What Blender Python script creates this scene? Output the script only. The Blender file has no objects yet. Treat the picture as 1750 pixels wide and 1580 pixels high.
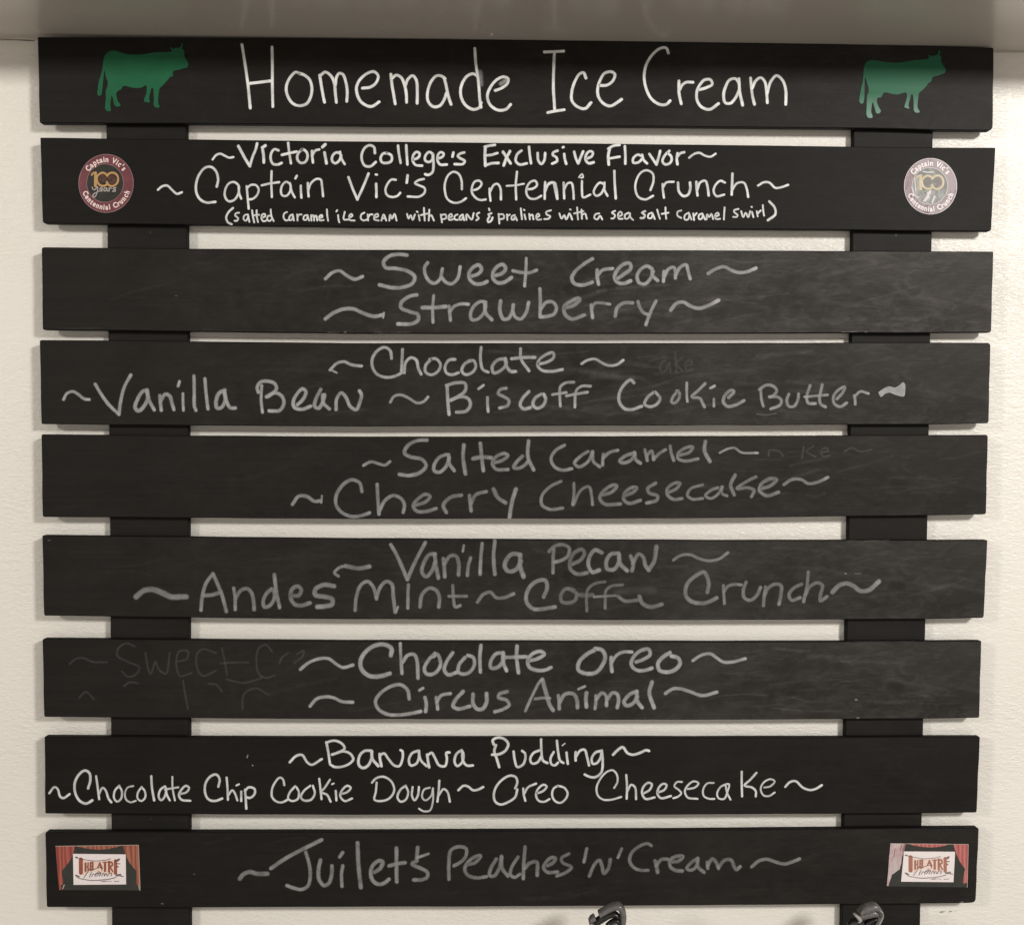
import bpy, bmesh, math, random
from mathutils import Vector, Matrix, noise
scene = bpy.context.scene
COL = scene.collection

# ------------------------------------------------------------ camera, light
FPX, CX, CY = 1750.0, 875.0, 790.0          # focal length in photo pixels, photo centre
PITCH, YAW, ROLL = -0.03141569, 0.01580001, -0.00397115
CAM = Vector((0.0, -1.75, 1.95))            # 1.75 m in front of the planks' faces
def rot():
    a, b, c = PITCH, YAW, ROLL
    Rx = Matrix(((1,0,0),(0,math.cos(a),-math.sin(a)),(0,math.sin(a),math.cos(a))))
    Ry = Matrix(((math.cos(b),0,math.sin(b)),(0,1,0),(-math.sin(b),0,math.cos(b))))
    Rz = Matrix(((math.cos(c),-math.sin(c),0),(math.sin(c),math.cos(c),0),(0,0,1)))
    return Ry @ Rx @ Rz
RM = rot()
def w3(v): return Vector((v[0], v[2], -v[1]))
cd = bpy.data.cameras.new('camera'); cam = bpy.data.objects.new('camera', cd); COL.objects.link(cam)
cd.sensor_width = 36.0; cd.lens = 36.0*FPX/1750.0; cd.clip_start = 0.01; cd.clip_end = 50
rx, uy, bk = w3(RM.col[0]), -w3(RM.col[1]), -w3(RM.col[2])
cam.matrix_world = Matrix(((rx.x,uy.x,bk.x,CAM.x),(rx.y,uy.y,bk.y,CAM.y),(rx.z,uy.z,bk.z,CAM.z),(0,0,0,1)))
scene.camera = cam

def at(px, py, y=0.0):
    """point on the vertical plane Y = y that shows at photo pixel (px, py)"""
    d = w3(RM @ Vector(((px-CX)/FPX, (py-CY)/FPX, 1.0)))
    return CAM + d*((y-CAM.y)/d.y)
def atz(px, py, z):
    d = w3(RM @ Vector(((px-CX)/FPX, (py-CY)/FPX, 1.0)))
    return CAM + d*((z-CAM.z)/d.z)

world = bpy.data.worlds.new('World'); scene.world = world; world.use_nodes = True
wt = world.node_tree; bg = wt.nodes['Background']
# the room around: a dim floor below, paler walls and ceiling above
_tc = wt.nodes.new('ShaderNodeTexCoord'); _sx = wt.nodes.new('ShaderNodeSeparateXYZ'); _rp = wt.nodes.new('ShaderNodeValToRGB'); _mr = wt.nodes.new('ShaderNodeMapRange')
wt.links.new(_tc.outputs['Generated'], _sx.inputs[0]); wt.links.new(_sx.outputs['Z'], _mr.inputs[0])
_mr.inputs[1].default_value = -1; _mr.inputs[2].default_value = 1
_e = _rp.color_ramp.elements; _e[0].position = .25; _e[0].color = (.36,.32,.275,1); _e[1].position = .47; _e[1].color = (.66,.60,.53,1); _e2 = _e.new(.62); _e2.color = (.30,.275,.245,1)
wt.links.new(_mr.outputs[0], _rp.inputs[0]); wt.links.new(_rp.outputs[0], bg.inputs[0])
bg.inputs[1].default_value = 0.86

T = 0.028                                   # wall to the planks' faces
LAMP_Y = T - 3.44
def lamp(name, x, y, z, sx, sy, power, col, target):
    L = bpy.data.lights.new(name, 'AREA'); L.shape = 'RECTANGLE'; L.size = sx; L.size_y = sy
    L.energy = power; L.color = col
    o = bpy.data.objects.new(name, L); COL.objects.link(o); o.location = (x, y, z)
    o.rotation_euler = (Vector(target)-Vector((x,y,z))).to_track_quat('-Z','Y').to_euler()
    return o
p = at(3590, -760, 0)
lamp('ceiling_lamp', p.x, LAMP_Y, p.z, 0.60, 0.52, 148, (1.0, 0.962, 0.915), (0.10, 0, 1.45))
lamp('left_fill_lamp', -4.0, LAMP_Y, p.z, 0.60, 0.52, 76, (1.0, 0.945, 0.87), (-0.3, 0, 1.45))  # unseen fill added to even out the brightness of the left wall

lamp('low_fill_lamp', 1.10, LAMP_Y, 0.85, 1.1, 0.40, 6, (1.0, 0.955, 0.90), (0.1, 0, 1.7))  # added low fill, source unseen, for the gloss on the wall between planks

scene.view_settings.view_transform = 'Standard'; scene.view_settings.look = 'None'
scene.view_settings.exposure = 0.0; scene.view_settings.gamma = 1.0
scene.render.engine = 'CYCLES'
scene.cycles.transparent_max_bounces = 48
scene.render.resolution_x = 1024; scene.render.resolution_y = 924

# ------------------------------------------------------------ node helpers
class NT:
    def __init__(s, name):
        s.m = bpy.data.materials.new(name); s.m.use_nodes = True
        s.t = s.m.node_tree; s.b = s.t.nodes['Principled BSDF']; s.o = s.t.nodes['Material Output']
        s.tc = s.t.nodes.new('ShaderNodeTexCoord')
    def n(s, typ, **kw):
        x = s.t.nodes.new(typ)
        for k, v in kw.items():
            if k.startswith('_'): setattr(x, k[1:], v)
        for k, v in kw.items():
            if not k.startswith('_'): s.set(x.inputs[k.replace('__',' ')], v)
        return x
    def set(s, inp, v):
        if hasattr(v, 'node'): s.t.links.new(v, inp)
        else: inp.default_value = v
    def math(s, op, a, b=None, clamp=False):
        x = s.t.nodes.new('ShaderNodeMath'); x.operation = op; x.use_clamp = clamp
        s.set(x.inputs[0], a)
        if b is not None: s.set(x.inputs[1], b)
        return x.outputs[0]
    def map(s, scale=(1,1,1), loc=(0,0,0), src='Object', rot=(0,0,0)):
        x = s.t.nodes.new('ShaderNodeMapping'); x.inputs['Scale'].default_value = scale
        x.inputs['Location'].default_value = loc; x.inputs['Rotation'].default_value = rot
        s.t.links.new(s.tc.outputs[src], x.inputs[0]); return x.outputs[0]
    def noise(s, scale, vec, detail=4, rough=0.5, dist=0.0):
        x = s.t.nodes.new('ShaderNodeTexNoise'); x.inputs['Scale'].default_value = scale
        x.inputs['Detail'].default_value = detail; x.inputs['Roughness'].default_value = rough
        x.inputs['Distortion'].default_value = dist
        s.t.links.new(vec, x.inputs['Vector']); return x.outputs[0]
    def ramp(s, fac, stops):
        x = s.t.nodes.new('ShaderNodeValToRGB'); e = x.color_ramp.elements
        while len(e) < len(stops): e.new(0.5)
        for k, (p_, c) in enumerate(stops):
            e[k].position = p_; e[k].color = c if len(c) == 4 else (*c, 1)
        s.set(x.inputs[0], fac); return x.outputs[0]
    def mix(s, f, a, b):
        x = s.t.nodes.new('ShaderNodeMix'); x.data_type = 'RGBA'
        s.set(x.inputs[0], f); s.set(x.inputs[6], a); s.set(x.inputs[7], b); return x.outputs[2]
    def bump(s, h, strength, dist):
        x = s.t.nodes.new('ShaderNodeBump'); x.inputs['Strength'].default_value = strength
        x.inputs['Distance'].default_value = dist; s.set(x.inputs['Height'], h)
        s.t.links.new(x.outputs[0], s.b.inputs['Normal'])
def c4(c): return (c[0], c[1], c[2], 1)

def g(v): return 
def mat_wall():
    k = NT('wall_paint')
    v = k.map((.8,1,2.1))
    n1 = k.noise(150, v, 3, .55, .5)
    n2 = k.noise(60, v, 2, .5)
    h = k.math('ADD', k.math('MULTIPLY', n1, .7), k.math('MULTIPLY', n2, .6))
    pat = k.ramp(k.noise(4.5, k.map(loc=(2,0,1)), 3, .6), [(.32, (.35,)*3), (.66, (1,)*3)])
    h = k.math('MULTIPLY', h, pat)
    k.bump(h, .62, .0040)
    big = k.noise(2.2, k.map(), 3, .5)
    k.set(k.b.inputs['Base Color'], k.ramp(big, [(.3, (.765,.738,.680)), (.7, (.805,.78,.725))]))
    k.b.inputs['Roughness'].default_value = .31
    k.b.inputs['Specular IOR Level'].default_value = .36
    return k.m
def mat_ceiling():
    k = NT('ceiling_gloss_paint')
    n1 = k.noise(3, k.map((1,.6,1)), 3, .5)
    k.set(k.b.inputs['Base Color'], k.ramp(n1, [(.3, (.54,.498,.448)), (.7, (.58,.535,.485))]))
    k.set(k.b.inputs['Roughness'], k.ramp(k.noise(5, k.map(), 3), [(.3, (.23,)*3), (.7, (.28,)*3)]))
    k.b.inputs['IOR'].default_value = 1.75
    k.bump(k.noise(30, k.map(), 2), .10, .0012)
    return k.m
def mat_plank(name, base, dust, dust_sheen_x, rough=.52):
    """blackboard paint: brushed along the plank, with chalk dust rubbed in and lamp sheen painted towards the right"""
    k = NT(name)
    grain = k.noise(14, k.map((.25, 1, 14)), 5, .65, .2)
    fine = k.noise(160, k.map((.35, 1, 2.2)), 3, .6)
    clouds = k.noise(6.5, k.map((.75, 1, 1.3), rot=(0, .12, 0)), 7, .62, .9)
    wisp = k.noise(20, k.map((.8, 1, 1.5), loc=(3,0,5), rot=(0,-.35,0)), 6, .72, 1.8)
    sx = k.t.nodes.new('ShaderNodeSeparateXYZ'); k.t.links.new(k.tc.outputs['Object'], sx.inputs[0])
    gx = k.math('MULTIPLY_ADD', sx.outputs[0], dust_sheen_x, True) if False else None
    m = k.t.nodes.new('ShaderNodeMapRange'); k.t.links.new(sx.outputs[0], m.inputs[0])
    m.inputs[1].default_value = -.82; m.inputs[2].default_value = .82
    m.inputs[3].default_value = 1-dust_sheen_x; m.inputs[4].default_value = 1+dust_sheen_x; m.clamp = True
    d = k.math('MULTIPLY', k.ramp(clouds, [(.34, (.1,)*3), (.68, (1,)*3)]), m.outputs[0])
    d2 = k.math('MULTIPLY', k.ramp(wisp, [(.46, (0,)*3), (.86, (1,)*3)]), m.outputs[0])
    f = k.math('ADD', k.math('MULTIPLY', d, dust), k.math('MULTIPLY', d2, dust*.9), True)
    f = k.math('MULTIPLY', f, k.ramp(fine, [(.3, (.75,)*3), (.7, (1.2,)*3)]))
    basec = k.mix(k.ramp(grain, [(.3,(0,)*3),(.7,(1,)*3)]), c4([x*.84 for x in base]), c4([x*1.18 for x in base]))
    k.set(k.b.inputs['Base Color'], k.mix(f, basec, (.40,.38,.36,1)))
    k.set(k.b.inputs['Roughness'], k.ramp(clouds, [(.3, (rough-.05,)*3), (.7, (rough+.07,)*3)]))
    k.b.inputs['Specular IOR Level'].default_value = .10
    hh = k.math('ADD', k.math('MULTIPLY', grain, .6), k.math('MULTIPLY', fine, .5))
    k.bump(hh, .22, .0008)
    return k.m
def mat_chalk(name, col, grit=.35, rough=.8, rim=0.0):
    """chalk on the board: opacity from the stroke's own attributes, broken up by the board's grain"""
    k = NT(name)
    ed = k.t.nodes.new('ShaderNodeAttribute'); ed.attribute_name = 'ed'
    op = k.t.nodes.new('ShaderNodeAttribute'); op.attribute_name = 'op'
    so = k.t.nodes.new('ShaderNodeAttribute'); so.attribute_name = 'soft'
    n1 = k.noise(260, k.map((.6,1,1.2), src='Object'), 3, .6)
    n2 = k.noise(45, k.map((1,1,1), src='Object'), 3, .6, .5)
    m = k.t.nodes.new('ShaderNodeMapRange'); m.interpolation_type = 'SMOOTHSTEP'
    k.t.links.new(k.math('ADD', ed.outputs['Fac'], k.math('MULTIPLY', k.math('SUBTRACT', n1, .5), .35)), m.inputs[0])
    m.inputs[1].default_value = 1.0; k.t.links.new(so.outputs['Fac'], m.inputs[2])
    m.inputs[3].default_value = 0; m.inputs[4].default_value = 1
    a = k.math('MULTIPLY', m.outputs[0], op.outputs['Fac'])
    gr = k.math('ADD', k.math('MULTIPLY', k.ramp(n2, [(.32,(0,)*3),(.66,(1,)*3)]), grit), 1-grit)
    a = k.math('MULTIPLY', a, gr)
    if rim: a = k.math('MULTIPLY', a, k.math('ADD', k.math('MULTIPLY', k.math('POWER', ed.outputs['Fac'], 1.5), rim*1.6), 1-rim*.6))
    a = k.math('MULTIPLY', a, 1.0, True)
    k.set(k.b.inputs['Alpha'], a)
    k.set(k.b.inputs['Base Color'], k.mix(n2, c4([x*.88 for x in col]), c4([min(1,x*1.08) for x in col])))
    k.b.inputs['Roughness'].default_value = rough; k.b.inputs['Specular IOR Level'].default_value = .2
    return k.m
def mat_flat(name, col, rough=.45, var=.12, scale=60, spec=.5, metallic=0, trans=0):
    k = NT(name)
    n1 = k.noise(scale, k.map(), 4, .6)
    k.set(k.b.inputs['Base Color'], k.ramp(n1, [(.3, [x*(1-var) for x in col]), (.7, [min(1,x*(1+var)) for x in col])]))
    k.b.inputs['Roughness'].default_value = rough; k.b.inputs['Specular IOR Level'].default_value = spec
    k.b.inputs['Metallic'].default_value = metallic
    if trans: k.b.inputs['Transmission Weight'].default_value = trans
    return k.m
def mat_worn_low(name, col, worn, z0, z1, rough=.35):
    """colour that has worn pale towards the decal's feet"""
    k = NT(name)
    n1 = k.noise(55, k.map((1,1,.6)), 5, .7, 1.2)
    sx = k.t.nodes.new('ShaderNodeSeparateXYZ'); k.t.links.new(k.tc.outputs['Object'], sx.inputs[0])
    m = k.t.nodes.new('ShaderNodeMapRange'); k.t.links.new(sx.outputs[2], m.inputs[0])
    m.inputs[1].default_value = z0; m.inputs[2].default_value = z1; m.inputs[3].default_value = 1; m.inputs[4].default_value = 0
    f = k.math('MULTIPLY', m.outputs[0], k.math('ADD', k.math('MULTIPLY', n1, .9), .35), True)
    k.set(k.b.inputs['Base Color'], k.mix(f, c4(col), c4(worn)))
    k.b.inputs['Roughness'].default_value = rough; k.b.inputs['Specular IOR Level'].default_value = .12
    return k.m
def mat_worn(name, col, worn, scale=45, lo=.42, hi=.6, rough=.35):
    k = NT(name)
    n1 = k.noise(scale, k.map((1,1,.6)), 5, .7, 1.2)
    k.set(k.b.inputs['Base Color'], k.mix(k.ramp(n1, [(lo,(0,)*3),(hi,(1,)*3)]), c4(col), c4(worn)))
    k.b.inputs['Roughness'].default_value = rough; k.b.inputs['Specular IOR Level'].default_value = .25
    return k.m

# ------------------------------------------------------------ mesh helpers
class MB:
    """collects faces, material indices and per-vertex stroke attributes into one mesh"""
    def __init__(s): s.v=[]; s.f=[]; s.mi=[]; s.ed=[]; s.op=[]; s.so=[]; s.k=0
    def vert(s, p, ed=0., op=1., so=.6):
        s.v.append(Vector(p)); s.ed.append(ed); s.op.append(op); s.so.append(so); return len(s.v)-1
    def face(s, idx, mi=0): s.f.append(tuple(idx)); s.mi.append(mi)
    def build(s, name, mats, parent=None, origin=None, smooth=False, label=None):
        o0 = Vector(origin) if origin is not None else sum(s.v, Vector())/max(1,len(s.v))
        me = bpy.data.meshes.new(name)
        me.from_pydata([tuple(v-o0) for v in s.v], [], s.f)
        for m in (mats if isinstance(mats, (list, tuple)) else [mats]): me.materials.append(m)
        me.polygons.foreach_set('material_index', s.mi)
        if smooth: me.polygons.foreach_set('use_smooth', [True]*len(s.f))
        for an, dat in (('ed', s.ed), ('op', s.op), ('soft', s.so)):
            me.attributes.new(an, 'FLOAT', 'POINT').data.foreach_set('value', dat)
        me.update()
        o = bpy.data.objects.new(name, me); COL.objects.link(o)
        po = WPOS.get(parent.name, Vector((0,0,0))) if parent else Vector((0,0,0))
        o.location = o0 - po; WPOS[o.name] = o0
        if parent: o.parent = parent
        if label: o['label'] = label
        return o
WPOS = {}
def catmull(P, seg):
    """smooth curve through the points; a repeated point makes a corner"""
    runs = [[P[0]]]
    for q in P[1:]:
        if (q-runs[-1][-1]).length < 1e-9: runs.append([q])
        else: runs[-1].append(q)
    out = []
    for r in runs:
        if len(r) == 1: continue
        if len(r) == 2:
            n = max(2, int((r[1]-r[0]).length/seg)); pts = [r[0].lerp(r[1], i/n) for i in range(n+1)]
        else:
            e = [r[0]*2-r[1]] + r + [r[-1]*2-r[-2]]; pts = [r[0]]
            for i in range(1, len(e)-2):
                p0,p1,p2,p3 = e[i-1],e[i],e[i+1],e[i+2]
                n = max(2, int((p2-p1).length/seg))
                t0=0.; t1=t0+max(1e-6,(p1-p0).length)**.5; t2=t1+max(1e-6,(p2-p1).length)**.5; t3=t2+max(1e-6,(p3-p2).length)**.5
                for j in range(1, n+1):
                    t = t1+(t2-t1)*j/n
                    A1=p0*((t1-t)/(t1-t0))+p1*((t-t0)/(t1-t0)); A2=p1*((t2-t)/(t2-t1))+p2*((t-t1)/(t2-t1))
                    A3=p2*((t3-t)/(t3-t2))+p3*((t-t2)/(t3-t2))
                    B1=A1*((t2-t)/(t2-t0))+A2*((t-t0)/(t2-t0)); B2=A2*((t3-t)/(t3-t1))+A3*((t-t1)/(t3-t1))
                    pts.append(B1*((t2-t)/(t2-t1))+B2*((t-t1)/(t2-t1)))
        out += pts if not out else pts[1:]
    return out
def ribbon(mb, pts, w, y, op=1., so=.55, mi=0, proj=None, taper=True, rng=None, seg=2.2, pool=0.0):
    """one chalk or pen stroke: points in photo pixels, width in photo pixels, laid on the plane Y = y"""
    proj = proj or (lambda a, b: at(a, b, y))
    P = catmull([Vector((a, b)) for a, b in pts], seg)
    if len(P) < 2: return
    n = len(P); hw = w/2; rows = []
    ph = (rng.random()*9) if rng else 0
    for i, p_ in enumerate(P):
        t = (P[min(n-1,i+1)]-P[max(0,i-1)])
        if t.length < 1e-9: t = Vector((1,0))
        t.normalize(); nn = Vector((-t.y, t.x))
        k = 1.0 + .09*noise.noise(Vector((i*.13+ph, ph*3.1, 0)))*(1 if taper else 0)
        o_ = op*(1.0 + (.26 if taper else .05)*noise.noise(Vector((i*.12, ph*2.7, 4))) - (.10 if taper else 0))
        if pool and n-i < 4: o_ *= 1.0+pool
        a = p_ + nn*hw*k; b = p_ - nn*hw*k
        rows.append((mb.vert(proj(a.x,a.y),1,o_,so), mb.vert(proj(p_.x,p_.y),0,o_,so), mb.vert(proj(b.x,b.y),1,o_,so), p_, t, nn, k, o_))
    for r, q in zip(rows, rows[1:]):
        mb.face((r[0],r[1],q[1],q[0]), mi); mb.face((r[1],r[2],q[2],q[1]), mi)
    for r, sgn in ((rows[0], -1), (rows[-1], 1)):
        _,c,_,p_,t,nn,k,o_ = r
        prev = r[0]
        for j in range(1, 6):
            a = math.pi*j/6; q = p_ + nn*hw*k*math.cos(a) + t*sgn*hw*k*math.sin(a)
            cur = mb.vert(proj(q.x,q.y),1,o_,so); mb.face((c,prev,cur) if sgn<0 else (c,cur,prev), mi); prev = cur
        mb.face((c,prev,r[2]) if sgn<0 else (c,r[2],prev), mi)
def parse(s):
    return [tuple(float(x) for x in q.split(',')) for q in s.split()]
def polygon(mb, pts, y, mi=0, thick=0.0, proj=None):
    """filled outline with real thickness behind it"""
    proj = proj or (lambda a, b, yy: at(a, b, yy))
    fr = [mb.vert(proj(a,b,y)) for a,b in pts]
    from mathutils.geometry import tessellate_polygon
    tr = tessellate_polygon([[Vector((a,b,0)) for a,b in pts]])
    for t in tr: mb.face([fr[i] for i in t], mi)
    if thick:
        bkv = [mb.vert(mb.v[i]+Vector((0,thick,0))) for i in fr]
        n = len(pts)
        for i in range(n): mb.face((fr[i], fr[(i+1)%n], bkv[(i+1)%n], bkv[i]), mi)
def ellipse(cx, cy, rx_, ry_, n=64): return [(cx+rx_*math.cos(2*math.pi*i/n), cy+ry_*math.sin(2*math.pi*i/n)) for i in range(n)]
def smooth_closed(pts, seg=3.0):
    P = [Vector(q) for q in pts]; n = len(P); out = []
    for i in range(n):
        c = catmull([P[i-1], P[i], P[(i+1)%n], P[(i+2)%n]], seg)
        # keep the middle span only
        a = min(range(len(c)), key=lambda j:(c[j]-P[i]).length); b = min(range(len(c)), key=lambda j:(c[j]-P[(i+1)%n]).length)
        out += [(q.x, q.y) for q in c[a:b]]
    return out
def box(mb, x0,x1,y0,y1,z0,z1, mi=0):
    v = [mb.vert((x,y,z)) for x in (x0,x1) for y in (y0,y1) for z in (z0,z1)]
    for f in ((0,1,3,2),(4,6,7,5),(0,4,5,1),(2,3,7,6),(0,2,6,4),(1,5,7,3)): mb.face([v[i] for i in f], mi)
def board(mb, outline, y0, y1, inset=.0012, chamf=.0012):
    """a plank cut to an outline (photo pixels), with eased front edges"""
    P = [at(a, b, y0) for a, b in outline]; n = len(P)
    c = sum(P, Vector())/n
    area = sum(P[i].x*P[(i+1)%n].z-P[(i+1)%n].x*P[i].z for i in range(n))
    if area < 0: P.reverse()
    inn = []
    for i in range(n):
        a, b, d = P[i-1], P[i], P[(i+1)%n]
        e1 = (b-a).normalized(); e2 = (d-b).normalized()
        nn = (Vector((-e1.z,0,e1.x))+Vector((-e2.z,0,e2.x))); nn.normalize()
        inn.append(b+nn*inset)
    I = [mb.vert((q.x,y0,q.z)) for q in inn]
    O = [mb.vert((q.x,y0+chamf,q.z)) for q in P]
    B = [mb.vert((q.x,y1,q.z)) for q in P]
    mb.face(I[::1]); mb.face(B[::-1])
    for i in range(n):
        j = (i+1)%n
        mb.face((O[i],O[j],I[j],I[i]), 1); mb.face((B[i],B[j],O[j],O[i]), 1)
def edge(poly, x):
    for (a,b),(c,d) in zip(poly, poly[1:]):
        if a <= x <= c: t=(x-a)/(c-a); return b+(d-b)*t
    return poly[0][1] if x < poly[0][0] else poly[-1][1]
# ------------------------------------------------------------ planks as measured in the photograph
# each: left x top/bottom, right x top/bottom, top edge polyline, bottom edge polyline, corner radii (tl, tr, br, bl)
PLANKS = [
 ((64,67.5),(1698.5,1697), [(0,63),(300,64.3),(700,66.8),(1000,69.6),(1400,75.2),(1750,82.5)], [(0,210.3),(300,211.2),(600,213.4),(1200,216.6),(1450,219),(1600,222),(1750,224)], (2,3,8,3)),
 ((68.5,72.5),(1701.5,1694.3), [(0,234.3),(350,238.5),(600,241.6),(1200,247),(1580,252),(1750,252.4)], [(0,381.2),(360,384.3),(600,387.8),(1200,391),(1580,394.2),(1750,395.3)], (1.5,1.5,4,5)),
 ((70.8,72.7),(1698,1694.3), [(0,421.6),(350,425),(600,426.7),(1200,427.6),(1750,430)], [(0,562.8),(360,566.6),(600,569.4),(1200,569.4),(1580,568.5),(1750,567.6)], (4,1.5,4,3)),
 ((67.5,70.4),(1693,1690), [(0,580.3),(350,583.2),(600,586),(1200,586),(1580,585.2),(1750,586)], [(0,724),(360,727),(600,728.5),(1200,726.3),(1580,725.2),(1750,722)], (3,5,4,3)),
 ((70.4,72.4),(1688.6,1685.6), [(0,741.3),(350,744),(600,745.8),(1200,744.7),(1750,742.4)], [(0,882.8),(360,884.7),(600,886.3),(1200,885),(1580,880.4),(1750,877.6)], (3,4,4,4)),
 ((71.8,74.8),(1687.8,1681.7), [(0,912.3),(360,916.3),(600,918.7),(1200,921.7),(1750,921.4)], [(0,1050.6),(360,1055.5),(600,1057.6),(1200,1059.2),(1580,1057.5),(1750,1054.4)], (3,1.5,4,3)),
 ((72.2,75),(1677.4,1674), [(0,1088),(360,1090.6),(600,1092.5),(1200,1094),(1750,1092.3)], [(0,1224),(360,1227),(600,1228.3),(1200,1229.5),(1580,1227.5),(1750,1225)], (4,1.5,3,3)),
 ((75.7,77),(1675,1669.7), [(0,1254.3),(360,1256),(600,1256.8),(1200,1256.7),(1750,1255)], [(0,1389.3),(360,1391),(600,1391.8),(1200,1391.2),(1580,1389),(1750,1387)], (2,1.5,3,2)),
 ((77,79.5),(1673,1668), [(0,1416.2),(360,1416.3),(600,1416.1),(1200,1413.4),(1580,1410),(1750,1409.6)], [(0,1549.4),(360,1550),(600,1549.4),(1050,1547.4),(1400,1544.6),(1580,1543.6),(1750,1540.6)], (4,3,7,3)),
]
def plank_outline(d):
    (lt,lb),(rt,rb),top,bot,(r1,r2,r3,r4) = d
    # below eye height the photo shows the plank's upper face too: the front edge lies that much lower
    top = [(x, y+max(0, y-736)*11.4/1750) for x, y in top]
    ty, by = edge(top,lt), edge(bot,lb); Ty, By = edge(top,rt), edge(bot,rb)
    out = []
    def corner(cx, cy, ax, ay, r, flip=False):
        # quarter curve from (cx, cy+ay*r) to (cx+ax*r, cy)
        q = [(cx+ax*r*(1-math.cos(a)), cy+ay*r*(1-math.sin(a))) for a in [math.pi/2*i/4 for i in range(5)]]
        return q[::-1] if flip else q
    out += corner(lt, ty, 1, 1, r1)
    out += [(x, edge(top, x)+.45*noise.noise(Vector((x*.011, lt, 1)))) for x in range(110, 1680, 30)]
    out += corner(rt, Ty, -1, 1, r2, True)
    out += [(rt+(rb-rt)*t+.5*math.sin(t*9), Ty+(By-Ty)*t) for t in (.3,.5,.7)]
    out += corner(rb, By, -1, -1, r3)
    out += [(x, edge(bot, x)+.55*noise.noise(Vector((x*.011, lb, 7)))) for x in range(1650, 95, -30)]
    out += corner(lb, by, 1, -1, r4, True)
    out += [(lb+(lt-lb)*t-.4*math.sin(t*8), by+(ty-by)*t) for t in (.3,.5,.7)]
    return out

# ------------------------------------------------------------ handwriting, traced
# (plank, label, crop origin x, y, scale, default width in photo px, opacity, [strokes]); a stroke may start with "w=7;o=.5|"
C_ = {'A':(400,60,3.5),'B':(900,60,3.5),'C':(260,235,4.861),'D':(600,235,4.861),'E':(920,235,3.889),'F':(540,425,4.375),
 'G':(920,425,4.375),'H':(80,590,4.375),'I':(420,590,4.375),'J':(800,590,4.375),'K':(1180,590,4.375),'L':(480,745,3.646),
 'M':(900,745,3.2407),'N':(220,920,4.375),'O':(560,920,4.375),'P':(880,920,4.375),'Q':(1130,920,4.375),'R':(500,1085,4.375),
 'S':(880,1085,4.375),'T':(80,1085,3.977),'U':(80,1255,4.605),'V':(450,1255,4.605),'W':(800,1255,5.469),'X':(1000,1255,4.167),
 'Y':(400,1420,4.605),'Z':(740,1420,4.605),'a':(1000,1420,4.605),'0':(0,0,1)}
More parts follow.
